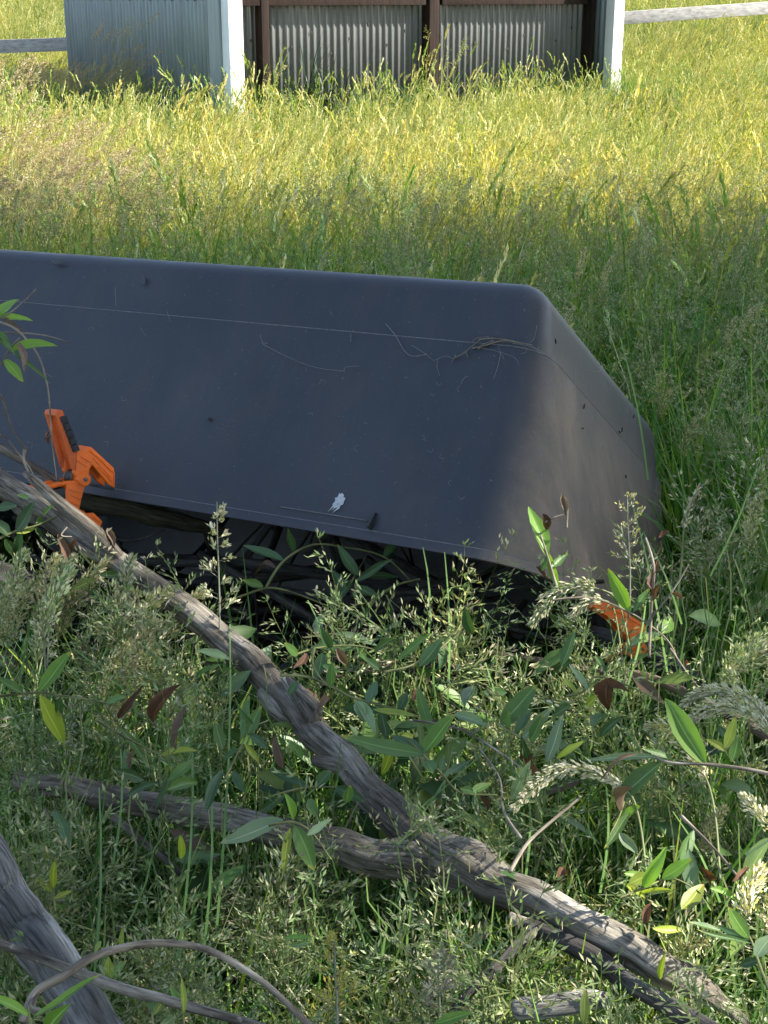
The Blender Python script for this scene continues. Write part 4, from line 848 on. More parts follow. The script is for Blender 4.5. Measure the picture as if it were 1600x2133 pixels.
def densehead(mb, rr, base, ax, bend, ln, rad, n, sl, sw, ccol, scol, lobes=0.0):
    """dense cylindrical or lobed head, curving towards bend"""
    P = []; T = ax.normalized(); p = base; Ts = []; m_ = 12
    for i in range(m_ + 1):
        P.append(p); Ts.append(T); T = (T + bend / m_).normalized(); p = p + T * ln / m_
    ribbon(mb, P, [.0009] * (m_ + 1), T.cross(Vector((.3, .2, .9))).normalized(), [ccol] * (m_ + 1))
    for k in range(n):
        t = rr.random() ** 0.9; f_ = t * m_; i = min(int(f_), m_ - 1); q = P[i].lerp(P[i + 1], f_ - i); T = Ts[i]
        o = rdir(rr); o = (o - T * o.dot(T)).normalized()
        rd = rad * (math.sin(math.pi * min(1, .12 + .85 * t)) ** .7) * (1 + lobes * math.sin(t * 26 + o.x * 3))
        d = (T * 1.1 + o * rr.uniform(.3, .9)).normalized(); c = cl(scol[rr.randrange(len(scol))], rr.uniform(.75, 1.2))
        kite(mb, q + o * rd * rr.uniform(.15, 1), d, sl * rr.uniform(.8, 1.25), sw, rdir(rr), c)

GREEN = [(0.048, 0.125, 0.020), (0.070, 0.170, 0.026), (0.10, 0.20, 0.030), (0.036, 0.095, 0.024)]
LIME = [(0.17, 0.27, 0.035), (0.24, 0.31, 0.05)]
STRAW = [(0.52, 0.48, 0.19), (0.40, 0.42, 0.13), (0.72, 0.68, 0.42), (0.31, 0.37, 0.09)]
PINK = [(0.48, 0.35, 0.26), (0.58, 0.46, 0.34), (0.38, 0.27, 0.20), (0.64, 0.55, 0.42)]
SPK = [(0.29, 0.35, 0.17), (0.21, 0.29, 0.12), (0.42, 0.44, 0.27), (0.30, 0.29, 0.19), (0.15, 0.24, 0.09)]
CREAM = [(0.66, 0.61, 0.42), (0.56, 0.52, 0.33), (0.50, 0.49, 0.28), (0.74, 0.70, 0.54)]
GOLD = [(0.52, 0.47, 0.12), (0.45, 0.42, 0.12), (0.38, 0.38, 0.10)]
DUSK = [(0.30, 0.27, 0.22), (0.24, 0.22, 0.17), (0.36, 0.33, 0.25)]

PROTO = {}
def protos(kind, builders, mats):
    c = bpy.data.collections.new(kind); PROTO[kind] = c
    for i, b in enumerate(builders):
        mb = MB(); b(mb, random.Random(100 + i * 17 + len(kind)))
        me = mb.mesh(f'{kind}_{i:02d}', mats, False); o = bpy.data.objects.new(f'{kind}_{i:02d}', me); c.objects.link(o)
    return c
# ---- meadow tufts
def tuft(nb, hb, wb, ns, hs, hk, pal, rad=0.12, lean=0.25, straw=0.2, pink=False):
    def f(mb, rr):
        for k in range(nb):
            a = rr.uniform(0, 6.28); q = rad * math.sqrt(rr.random()); c = pal[rr.randrange(len(pal))]
            st = rr.random() < straw; c1 = STRAW[rr.randrange(4)] if st else cl(c, 1.5)
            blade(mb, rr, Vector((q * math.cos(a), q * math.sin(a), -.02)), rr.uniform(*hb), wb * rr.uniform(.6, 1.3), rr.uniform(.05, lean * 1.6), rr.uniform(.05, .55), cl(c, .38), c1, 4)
        for k in range(ns):
            a = rr.uniform(0, 6.28); q = rad * math.sqrt(rr.random()); b = Vector((q * math.cos(a), q * math.sin(a), 0)); h = rr.uniform(*hs)
            ax = Vector((rr.gauss(.16, .16), rr.gauss(0, .14), 1)).normalized(); e = b + ax * h
            c = cmix((0.20, 0.24, 0.06), STRAW[rr.randrange(4)], rr.random())
            bend = Vector((rr.uniform(.02, .10), rr.gauss(0, .03), 0)); mid = b.lerp(e, .55) - bend * .3
            sd_ = Vector((rr.uniform(-1, 1), rr.uniform(-1, 1), 0)).normalized()
            ribbon(mb, [b, mid, e], [wb * .22, wb * .2, wb * .15], sd_, [cl(c, .7), c, c])
            tp = hk[rr.randrange(len(hk))]; d = (e - mid).normalized()
            if tp == 's':      # narrow spike
                sc_ = STRAW[rr.randrange(4)]; ln = rr.uniform(.06, .12); nd = Vector((rr.uniform(.2, .7), rr.gauss(0, .2), -.1))
                p = e; T = d
                for z in range(7):
                    for s_ in range(2): kite(mb, p, (T + rdir(rr) * .35).normalized(), ln * .28, wb * 1.5, rdir(rr), cl(sc_, rr.uniform(.8, 1.25)))
                    T = (T + nd * .08).normalized(); p = p + T * ln / 7
            elif tp == 'f':    # soft curved plume
                densehead(mb, rr, e, d, Vector((rr.uniform(.4, 1.3), rr.gauss(0, .2), -.3)), rr.uniform(.07, .12), .011, 60, .011, .0038, c, PINK if pink else STRAW, .3)
            else:
                panicle(mb, rr, e, d, rr.uniform(.09, .15), .045, 6, 3, 4, .0085, .0030, c, PINK if pink and rr.random() < .6 else STRAW, .5)
    return f
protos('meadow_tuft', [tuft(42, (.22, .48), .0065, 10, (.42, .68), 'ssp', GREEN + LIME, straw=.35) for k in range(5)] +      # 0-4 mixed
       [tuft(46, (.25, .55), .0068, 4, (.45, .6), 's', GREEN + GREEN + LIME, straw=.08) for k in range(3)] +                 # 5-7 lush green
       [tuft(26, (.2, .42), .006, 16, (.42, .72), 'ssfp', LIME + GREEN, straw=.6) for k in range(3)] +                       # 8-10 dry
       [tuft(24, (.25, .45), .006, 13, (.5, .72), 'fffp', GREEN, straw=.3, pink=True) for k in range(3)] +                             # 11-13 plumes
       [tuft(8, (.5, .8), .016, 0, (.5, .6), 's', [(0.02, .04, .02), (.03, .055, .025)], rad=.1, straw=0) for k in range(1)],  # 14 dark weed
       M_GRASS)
# ---- fine seed heads (head only, base at the origin pointing up)
protos('fine_panicle', [lambda mb, rr, L_=L_, S=S, pal=pal: panicle(mb, rr, Vector((0, 0, 0)), ZU, L_, S, 8, 4, 9, .0078, .0023, (.14, .19, .07), pal, .55) for L_, S, pal in
       ((.13, .05, SPK), (.11, .06, SPK), (.15, .045, SPK + SPK[:2]), (.12, .055, SPK + DUSK), (.10, .04, SPK), (.12, .045, GOLD), (.14, .05, DUSK + CREAM), (.11, .05, SPK + CREAM))] +
      [lambda mb, rr, b=b: densehead(mb, rr, Vector((0, 0, 0)), ZU, Vector((b, .2, -.2 * b)), .10, .0095, 330, .0075, .003, (.2, .22, .1), CREAM + SPK[:2], .35) for b in (.5, 1.2, 2.0)], M_SEED)
SHADEG = [cl(c, .55) for c in GREEN]  # greens darkened to paint shade into the gaps between foreground blades
protos('blade_tuft', [tuft(34, (.16, .42), .0050, 0, (.4, .5), 's', SHADEG, rad=.06, straw=.04) for k in range(4)] + [tuft(26, (.2, .45), .0045, 0, (.4, .5), 's', GREEN + LIME, rad=.05, straw=.12) for k in range(3)] +
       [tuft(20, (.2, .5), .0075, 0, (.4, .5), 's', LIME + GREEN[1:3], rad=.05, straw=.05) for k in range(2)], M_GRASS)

def scatter(name, label, cat, coll, pts):
    """pts rows: x y z rx ry rz scale index tone"""
    A = np.array(pts, dtype=np.float32); me = bpy.data.meshes.new(name); me.vertices.add(len(A))
    me.vertices.foreach_set('co', A[:, :3].ravel())
    a = me.attributes.new('rot', 'FLOAT_VECTOR', 'POINT'); a.data.foreach_set('vector', A[:, 3:6].ravel())
    a = me.attributes.new('scl', 'FLOAT', 'POINT'); a.data.foreach_set('value', A[:, 6].copy())
    a = me.attributes.new('idx', 'INT', 'POINT'); a.data.foreach_set('value', A[:, 7].astype(np.int32))
    a = me.attributes.new('tone', 'FLOAT', 'POINT'); a.data.foreach_set('value', A[:, 8].copy())
    o = bpy.data.objects.new(name, me); COL.objects.link(o)
    g = bpy.data.node_groups.new(name, 'GeometryNodeTree')
    g.interface.new_socket('Geometry', in_out='INPUT', socket_type='NodeSocketGeometry'); g.interface.new_socket('Geometry', in_out='OUTPUT', socket_type='NodeSocketGeometry')
    gi = g.nodes.new('NodeGroupInput'); go = g.nodes.new('NodeGroupOutput'); ip = g.nodes.new('GeometryNodeInstanceOnPoints')
    mp = g.nodes.new('GeometryNodeMeshToPoints'); g.links.new(gi.outputs[0], mp.inputs[0])
    ci = g.nodes.new('GeometryNodeCollectionInfo'); ci.inputs[0].default_value = coll; ci.inputs[1].default_value = True; ci.inputs[2].default_value = True
    def na(nm, ty):
        n = g.nodes.new('GeometryNodeInputNamedAttribute'); n.data_type = ty; n.inputs[0].default_value = nm; return n.outputs[0]
    er = g.nodes.new('FunctionNodeEulerToRotation'); g.links.new(na('rot', 'FLOAT_VECTOR'), er.inputs[0])
    g.links.new(mp.outputs[0], ip.inputs['Points']); g.links.new(ci.outputs[0], ip.inputs['Instance']); ip.inputs['Pick Instance'].default_value = True
    g.links.new(na('idx', 'INT'), ip.inputs['Instance Index']); g.links.new(er.outputs[0], ip.inputs['Rotation']); g.links.new(na('scl', 'FLOAT'), ip.inputs['Scale'])
    g.links.new(ip.outputs[0], go.inputs[0])
    md = o.modifiers.new('scatter', 'NODES'); md.node_group = g
    return tag(o, label, cat, kind='stuff')
def tone_rgb(tone, lo, hi):
    t = np.clip(tone, 0, 1)[:, None]; lo = np.array(lo); hi = np.array(hi); one = np.ones(3)
    return np.where(t < .5, lo + (one - lo) * t * 2, one + (hi - one) * (t - .5) * 2)
def scatter_mesh(name, label, cat, coll, pts, mat, tint):
    """the same scatter laid down as one mesh (cheaper to trace where plants overlap)"""
    A = np.array(pts, dtype=np.float64); obs = sorted(coll.objects, key=lambda o: o.name); V = []; C = []; FI = []; FC = []; off = 0
    from mathutils import Euler
    for i, ob_ in enumerate(obs):
        sel = A[A[:, 7].astype(int) == i]
        if not len(sel): continue
        me = ob_.data; n = len(me.vertices); co = np.empty(n * 3); me.vertices.foreach_get('co', co); co = co.reshape(-1, 3)
        c = np.empty(n * 4); me.attributes['Col'].data.foreach_get('color', c); c = c.reshape(-1, 4)[:, :3]
        li = np.empty(len(me.loops), dtype=np.int64); me.loops.foreach_get('vertex_index', li)
        lt = np.empty(len(me.polygons), dtype=np.int64); me.polygons.foreach_get('loop_total', lt)
        R = np.array([Euler(r[3:6]).to_matrix() for r in sel])
        V.append((np.einsum('kij,nj->kni', R, co) * sel[:, 6][:, None, None] + sel[:, None, :3]).reshape(-1, 3))
        C.append((c[None] * tone_rgb(sel[:, 8], *tint)[:, None, :]).reshape(-1, 3))
        k = len(sel); FI.append((li[None] + off + (np.arange(k) * n)[:, None]).ravel()); FC.append(np.tile(lt, k)); off += n * k
    V = np.concatenate(V); C = np.concatenate(C); FI = np.concatenate(FI); FC = np.concatenate(FC)
    me = bpy.data.meshes.new(name); me.vertices.add(len(V)); me.vertices.foreach_set('co', V.astype(np.float32).ravel())
    me.loops.add(len(FI)); me.loops.foreach_set('vertex_index', FI.astype(np.int32))
    me.polygons.add(len(FC)); me.polygons.foreach_set('loop_start', np.concatenate([[0], np.cumsum(FC)[:-1]]).astype(np.int32))
    me.update(calc_edges=True)
    a = me.attributes.new('Col', 'FLOAT_COLOR', 'POINT'); a.data.foreach_set('color', np.concatenate([C, np.ones((len(C), 1))], 1).astype(np.float32).ravel())
    me.materials.append(mat); o = bpy.data.objects.new(name, me); COL.objects.link(o)
    return tag(o, label, cat, kind='stuff')
def in_tub(x, y, m=0.0):
    d = Vector((x, y, 0)) - Vector((TR.x, TR.y, 0)); lx = Vector((TL.x, TL.y)).normalized(); wx = Vector((TW.x, TW.y)).normalized()
    l = d.xy.dot(lx); w_ = d.xy.dot(wx); return -m < l < TLN + m and -m < w_ < 0.80 + m
def in_shed(x, y, m=0.0):
    d = Vector((x, y, 0)) - S0; a = d.dot(SF); b = d.dot(SBK); return -m < a < SW + m and -m + 0.40 < b < SD + m
# ---- the open meadow
rows = []; rr = random.Random(77)
def meadow(y0, y1, dens, s0, s1):
    area = (y1 - y0) * ((0.33 * y0 + .6) + (0.33 * y1 + .6)); n = int(area * dens)
    for k in range(n):
        y = math.sqrt(rr.uniform(y0 * y0, y1 * y1)); x = rr.uniform(-1, 1) * (0.33 * y + .6)
        if in_tub(x, y, .12) or in_shed(x, y, 0.05): continue
        nz = mnoise.noise((x * .35, y * .35, 3)); n2 = mnoise.noise((x * 1.3, y * 1.3, 8)); pxx = 800 + F * x / y
        gs = (Vector((x, y, 0)) - S0); fr = -gs.dot(SBK); al = gs.dot(SF)
        near_shed = max(0, 1 - abs(fr) / 1.6) * (1 if -4 < al < SW + .5 else 0)
        q = rr.random(); tone = .55 + .5 * nz + .25 * n2
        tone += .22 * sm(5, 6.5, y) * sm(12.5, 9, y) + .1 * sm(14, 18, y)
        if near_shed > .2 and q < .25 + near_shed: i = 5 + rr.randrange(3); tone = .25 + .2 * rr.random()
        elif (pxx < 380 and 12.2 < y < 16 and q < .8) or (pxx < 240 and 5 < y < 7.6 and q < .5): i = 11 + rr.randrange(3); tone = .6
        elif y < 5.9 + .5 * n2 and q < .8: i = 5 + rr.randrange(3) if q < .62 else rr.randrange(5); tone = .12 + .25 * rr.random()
        elif q < .5 - .25 * nz: i = rr.randrange(5)
        elif q < .86: i = 8 + rr.randrange(3)
        else: i = 5 + rr.randrange(3)
        s = rr.uniform(s0, s1) * (0.86 if y > 9 else 1) * (1 + .3 * n2)
        if i >= 11: s *= 1.3
        elif near_shed > .25: s *= 1.25
        if rr.random() < .13: s *= 1.35
        rows.append((x, y, tz(x, y), rr.gauss(0, .08), rr.gauss(.12, .08) + .22 * nz, rr.uniform(-.9, .9) if i >= 8 else rr.uniform(0, 6.28), s, i, min(1, max(0, tone))))
meadow(3.4, 7.5, 62, .6, .85); meadow(7.5, 13, 40, .55, .8); meadow(13, 22, 26, .55, .9); meadow(22, 46, 10, .8, 1.3)
for k in range(7): rows.append((S0.x + SF.x * (.72 + .08 * k) - .0, S0.y + SF.y * (.72 + .08 * k) + .0, .15, 0, .05, rr.uniform(0, 6), rr.uniform(.85, 1.25), 14, .5))
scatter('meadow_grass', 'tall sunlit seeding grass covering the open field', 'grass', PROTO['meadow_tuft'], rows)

# ---- shaded grass just behind and beside the tub
rows = []; heads = []; stems = MB()
def stemline(base, top, wd, c):
    mid = base.lerp(top, .6) + Vector((rr.gauss(0, .02), rr.gauss(0, .02), 0)) - Vector(((top - base).x * .18, (top - base).y * .18, 0))
    a = (CAM - top); sd_ = Vector((a.y, -a.x, 0)).normalized()
    P = [base, base.lerp(mid, .5), mid, mid.lerp(top, .55) , top]
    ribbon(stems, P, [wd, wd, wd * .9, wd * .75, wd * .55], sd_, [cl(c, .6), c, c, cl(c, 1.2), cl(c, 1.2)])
def addhead(p, idx, s, tone, wd=0.0009, c=(.10, .17, .045), lean=.35):
    ln = Vector((rr.gauss(.06, .09), rr.gauss(0, .09), 0)); base = Vector((p.x - ln.x * 1.4, p.y - ln.y * 1.4, tz(p.x, p.y) - .02))
    if in_tub(base.x, base.y, 0.0) and p.z < .9: base = Vector((p.x, p.y - .12, 0))
    stemline(base, p, wd, c); d = (p - base).normalized(); q = (d + rdir(rr) * lean * .5).to_track_quat('Z', 'Y').to_euler()
    heads.append((p.x, p.y, p.z, q.x, q.y, rr.uniform(0, 6.28) if idx < 8 else rr.uniform(-1, 1), s, idx, tone))
PIN = [0, 1, 2, 3, 4, 0, 1, 2, 4, 7, 3]
for k in range(1900):                               # behind the tub, in the shade
    y = math.sqrt(rr.uniform(2.35 ** 2, 6.6 ** 2)); x = rr.uniform(-.36, .36) * y + rr.uniform(-.2, .2)
    if in_tub(x, y, .06): continue
    z = rr.uniform(.34, .56); rho = mnoise.noise((x * 1.2, y * 1.2, 20))
    if rho < -.25 and rr.random() < .6: continue
    addhead(Vector((x, y, z)), rr.choice([0, 1, 2, 4, 0, 1, 2, 4, 7, 3, 8]), rr.uniform(.8, 1.25), min(1, max(0, .55 + .5 * rho + rr.gauss(0, .15))), .0010)
for k in range(2000):
    y = math.sqrt(rr.uniform(2.1 ** 2, 5.0 ** 2)); x = rr.uniform(-.36, .36) * y + rr.uniform(-.2, .2)
    if in_tub(x, y, .05) or (y < 2.62 and x < .3): continue
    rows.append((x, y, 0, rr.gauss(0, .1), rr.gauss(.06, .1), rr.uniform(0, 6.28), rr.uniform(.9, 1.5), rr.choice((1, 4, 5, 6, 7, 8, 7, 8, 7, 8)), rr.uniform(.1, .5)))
# ---- foreground
def topline(x):       # highest picture row the foreground grass reaches
    P = [(-100, 1170), (120, 1215), (330, 1240), (430, 1250), (500, 1265), (640, 1262), (780, 1255), (900, 1290), (990, 1265), (1080, 1235), (1200, 1270), (1330, 1240), (1400, 1050), (1700, 1000)]
    for (a, ya), (b, yb) in zip(P, P[1:]):
        if x <= b: return lerp(ya, yb, (x - a) / (b - a))
    return P[-1][1]
LIMB = [(0, 1006, 50), (260, 1180, 50), (520, 1375, 55), (600, 1462, 60), (740, 1612, 55), (910, 1772, 65), (1120, 1880, 62), (1370, 2010, 55), (1460, 2060, 40)]
LIMB2 = [(120, 1638, 34), (380, 1690, 36), (650, 1752, 40), (900, 1798, 50)]
def nearlimb(x, y):
    for LB in (LIMB, LIMB2):
        for (x0, y0, w0), (x1, y1, w1) in zip(LB, LB[1:]):
            dx, dy = x1 - x0, y1 - y0; q = ((x - x0) * dx + (y - y0) * dy) / (dx * dx + dy * dy)
            if 0 <= q <= 1 and math.hypot(x - x0 - dx * q, y + 20 - y0 - dy * q) < lerp(w0, w1, q) * (1.15 if LB is LIMB else 1): return True
    return False
for k in range(1250):
    x = rr.uniform(-90, 1690); y0 = topline(x); y = y0 + (2190 - y0) * rr.random() ** .92
    dn = mnoise.noise((x * .006, y * .006, 2))
    if 520 < x < 900 and y < 1650 and rr.random() < .25: continue
    if x > 1150 and y > 1650 and rr.random() < .35: continue
    dn2 = mnoise.noise((x * .017, y * .017, 12))
    if (dn < -.04 or dn2 < -.12) and rr.random() < .85: continue
    if 170 < x < 440 and 1690 < y < 1960 and rr.random() < .75: continue
    if nearlimb(x, y) and rr.random() < .9: continue
    d = dveg(y) + rr.uniform(-.01, .34) * (1.0 if y > 1350 else .5)
    p = at(x, y, d)
    if p.z < .12 or in_tub(p.x, p.y, -.02) and x < 1390: continue
    if x > 1390 and y < 1300: d += .2; p = at(x, y, d)
    idx = rr.choice(PIN)
    if 640 < x < 760 and 1940 < y < 2130 and rr.random() < .8: idx = 5
    if x < 360 and y < 1480 and rr.random() < .45: idx = rr.choice((8, 9, 6))
    if x > 1380 and rr.random() < .25: idx = rr.choice((6, 8, 9))
    if 1215 < x < 1365 and 1215 < y < 1400: continue
    if (1060 < x < 1320 and 1590 < y < 1760 or x > 1330 and 1430 < y < 1640) and rr.random() < .75: continue
    if 160 < x < 330 and y < 1260: continue
    p = p - Vector((0, 0, .05))
    addhead(p, idx, rr.uniform(.75, 1.45), min(1, max(0, .45 + .6 * dn + rr.gauss(0, .15))), .0010, (.13, .22, .06))
for k in range(1300):
    x = rr.uniform(-150, 1750); y = rr.uniform(1250, 2500); d = dveg(y) + rr.uniform(.1, .5); p = at(x, y, d)
    gx, gy = p.x, p.y
    if in_tub(gx, gy, -.1) or gy < .75: continue
    s = rr.uniform(.55, .95) * min(1, .55 + .25 * gy)
    q = rr.random(); idx = (rr.randrange(4) if q < .62 else 4 + rr.randrange(3)) if q < .86 else 7 + rr.randrange(2)
    if rr.random() < .22: s *= 1.35
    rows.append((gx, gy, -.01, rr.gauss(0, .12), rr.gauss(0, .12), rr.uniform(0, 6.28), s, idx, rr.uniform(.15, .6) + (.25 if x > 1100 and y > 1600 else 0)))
# long single culms seen against darker grass
for x0, y0, x1, y1 in ((478, 1300, 452, 1930), (400, 1560, 370, 2000), (436, 1590, 425, 1980), (925, 1150, 931, 1500), (880, 1140, 893, 1330), (1010, 1380, 1080, 1690), (855, 1700, 1090, 1480), (1310, 1030, 1390, 1400), (1345, 1250, 1290, 1480), (1235, 1440, 1420, 1690), (1400, 1690, 1500, 1880), (1100, 1640, 1085, 1880), (1262, 1640, 1250, 1860), (830, 1760, 960, 1560), (250, 1560, 235, 1800), (205, 1640, 190, 2100), (1340, 1110, 1420, 1300), (1290, 700, 1350, 1000), (1580, 960, 1480, 1200), (150, 1350, 290, 1470), (380, 1500, 400, 1700), (640, 1250, 690, 1400)):
    a = at(x0, y0, dveg(y0) + .02); b = at(x1, y1, dveg(y1) + .05)
    lo, hi = (b, a) if y1 > y0 else (a, b)
    P = [lo.lerp(hi, q) + Vector((math.sin(q * 3) * .006, 0, 0)) for q in (0, .25, .5, .75, 1)]
    a_ = (CAM - hi); ribbon(stems, P, [.0014, .0014, .0013, .0011, .0008], Vector((a_.y, -a_.x, 0)).normalized(), [(.12, .22, .05)] * 2 + [(.17, .28, .08)] * 3)
for k in range(300):
    x0 = rr.uniform(-60, 1660); y0 = rr.uniform(topline(min(1600, max(0, x0))) + 20, 1900); lx = rr.gauss(-10, 60); ly = rr.uniform(200, 420); d0 = dveg(y0) + rr.uniform(0, .15); d1 = d0 - rr.uniform(0, .05)
    a = at(x0, y0, d0); b = at(x0 + lx, y0 + ly, d1)
    if b.z < 0: b.z = 0
    P = [b.lerp(a, q) + Vector((math.sin(q * 3) * rr.uniform(-.012, .012), 0, 0)) for q in (0, .25, .5, .75, 1)]; cc = rr.choice(((.10, .20, .04), (.16, .26, .06), (.08, .16, .035), (.24, .26, .10)))
    a_ = (CAM - a); ribbon(stems, P, [.0012, .0012, .0011, .0009, .0006], Vector((a_.y, -a_.x, 0)).normalized(), [cl(cc, .6)] + [cc] * 4)
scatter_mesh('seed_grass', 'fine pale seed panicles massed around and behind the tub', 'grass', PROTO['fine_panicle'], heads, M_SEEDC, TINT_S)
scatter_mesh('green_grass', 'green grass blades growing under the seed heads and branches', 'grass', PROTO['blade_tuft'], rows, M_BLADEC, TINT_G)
o = place('grass_stalks', stems.mesh('grass_stalks', M_STEM, False)); tag(o, 'thin green grass stalks holding up the seed heads', 'grass', kind='stuff')

# individual seed heads that stand out
def seedhead(label, pts, rad, n, pal, lobes=.3, sl=.0075, sw=.0028, d=None, stem=None, seed=1):
    r2 = random.Random(seed); D = lambda y: (d or dveg(y) - .06)
    P = smooth_path([(at(x, y, D(y)), .001) for x, y in pts], 14); r = thing('grass_seed_head', label, 'seed head', P[0][0], 'single seed heads that stand out')
    mb = MB(); m_ = len(P) - 1
    for k in range(n):
        t = r2.random(); f_ = t * m_; i = min(int(f_), m_ - 1); q = P[i][0].lerp(P[i + 1][0], f_ - i); T = (P[i + 1][0] - P[i][0]).normalized()
        o = rdir(r2); o = (o - T * o.dot(T)).normalized()
        rd = 1.25 * rad * (math.sin(math.pi * min(1, .15 + .82 * t)) ** .7) * (1 + lobes * math.sin(t * 24 + o.x * 3))
        kite(mb, q + o * rd * r2.uniform(.1, 1), (T + o * r2.uniform(.2, .7)).normalized(), sl * r2.uniform(.8, 1.3), sw, rdir(r2), cl(pal[r2.randrange(len(pal))], r2.uniform(.8, 1.15)))
    child('spikelets', mb, M_SEEDC, r, False)
    if stem:
        Q = [P[0][0]] + [at(x, y, D(y) + .02) for x, y in stem]; mb = MB()
        tube(mb, smooth_path([(q, .0011) for q in (P[-1][0], P[m_ // 2][0])] + [(q, .0013) for q in Q], 24), 5); mb.b = []
        mb.c = [(.22, .24, .11)] * len(mb.v); child('stalk', mb, M_STEM, r)
seedhead('drooping cream seed head curving left under the nearest right-hand willow sprig', [(1295, 1640), (1240, 1610), (1170, 1602), (1110, 1640), (1072, 1682)], .0075, 420, CREAM, seed=2, stem=[(1330, 1700), (1350, 1850)])
seedhead('upper of two arching cream seed heads at the right edge', [(1600, 1500), (1570, 1460), (1520, 1440), (1460, 1440), (1425, 1465)], .0075, 380, CREAM, seed=3, stem=[(1630, 1600)])
seedhead('lower of two arching cream seed heads at the right edge', [(1600, 1520), (1560, 1485), (1500, 1472), (1450, 1490), (1425, 1520)], .0085, 420, CREAM, seed=4, stem=[(1625, 1640)])
seedhead('straw coloured ragged seed head rising behind the nearest bright willow leaf', [(1470, 1620), (1450, 1580), (1420, 1540), (1390, 1515), (1350, 1515)], .009, 420, CREAM + GOLD, seed=5, stem=[(1490, 1700), (1500, 1830)], lobes=.5)
seedhead('plump pale seed head bent over in front of the tub\'s lower corner', [(1240, 1225), (1210, 1217), (1165, 1230), (1130, 1265), (1110, 1300)], .009, 420, CREAM + SPK[:2], seed=6, stem=[(1290, 1260), (1320, 1400)], d=1.98, lobes=.4)
seedhead('small pale seed head beside the bent plump one over the half hidden clamp', [(1255, 1250), (1230, 1250), (1205, 1268), (1190, 1282)], .006, 160, CREAM, seed=7, stem=[(1280, 1275), (1300, 1400)], d=1.97, lobes=.4)
seedhead('narrow straw seed head upright against green grass right of the tub', [(1425, 1100), (1432, 1070), (1442, 1040), (1458, 1012)], .005, 150, CREAM + DUSK, seed=8, stem=[(1418, 1180), (1400, 1330)], d=2.2)
seedhead('blurred cream seed head low at the right edge under the half-browned leaf', [(1560, 1905), (1555, 1870), (1570, 1835), (1590, 1810)], .010, 300, CREAM + GOLD, seed=9)
seedhead('fluffy cream seed head slanting at the right edge by the sprig stem', [(1620, 1740), (1595, 1705), (1570, 1680), (1548, 1660)], .007, 220, CREAM, seed=10)
def spray(label, cx, y0, y1, wid, pal, nb, seed, d, sl=.0085, sw=.0034, per=14, col=(.25, .26, .18)):
    """coarse lobed head: clusters on short side branches"""
    r2 = random.Random(seed); r = thing('grass_seed_head', label, 'seed head', at(cx, y1, d), 'single seed heads that stand out'); mb = MB(); st = MB()
    tube(st, [(at(cx + 3 * math.sin(q * 5), lerp(y1 + 110, y0, q), d), .0013 * (1.2 - .6 * q)) for q in (0, .2, .4, .6, .8, 1)], 5)
    for k in range(nb):
        t = min(1, max(0, (k + .5 + r2.gauss(0, .6)) / nb)); y = lerp(y1, y0, t); sgn = r2.choice((-1, 1)) * r2.uniform(.35, 1); ln = wid * (1 - t) ** .7 * r2.uniform(.45, 1.2) + 4
        a = at(cx, y, d); b = at(cx + sgn * ln, y - ln * r2.uniform(.1, .9), d + r2.uniform(-.03, .03))
        tube(st, [(a, .0006), (a.lerp(b, .5), .0005), (b, .0004)], 4); T = (b - a).normalized()
        for q in range(per):
            s = lerp(.35, 1.05, r2.random()); kite(mb, a.lerp(b, s) + rdir(r2) * .003, (T + rdir(r2) * .7 + ZU * .3).normalized(), sl * r2.uniform(.8, 1.2), sw, rdir(r2), cl(pal[r2.randrange(len(pal))], r2.uniform(.75, 1.2)))
    child('spikelets', mb, M_SEEDC, r, False); st.b = []; st.c = [col] * len(st.v); child('stalk', st, M_STEM, r)
spray('tall pale branched seed head standing out against the dark gap under the tub', 455, 1045, 1280, 42, CREAM + SPK[:1], 18, 3, 1.99)
spray('pale broad seed head near the left edge above the yellow-blotched shoot', 92, 1262, 1370, 48, CREAM + SPK, 16, 4, 1.93)
spray('thin brownish feathery seed head left of the dead leaves under the branch', 98, 1165, 1280, 26, CREAM + GOLD, 14, 5, 2.05, sl=.007, sw=.0025, per=8)
spray('golden open panicle reaching up the brown end of the tub', 1310, 1032, 1180, 46, GOLD + CREAM, 16, 6, 2.0, sl=.006, sw=.0023, per=12)
spray('pale green spiky seed head right of the mid-left panicles', 280, 1232, 1330, 40, CREAM + SPK, 14, 7, 1.97)
spray('bright yellow-gold panicle at the bottom middle', 700, 1945, 2110, 70, GOLD, 20, 8, 1.42, sl=.0055, sw=.0022, per=20)
spray('dusky purple-grey seed head at the bottom right of the golden panicle', 915, 1990, 2100, 50, DUSK + CREAM, 14, 9, 1.44, per=16)

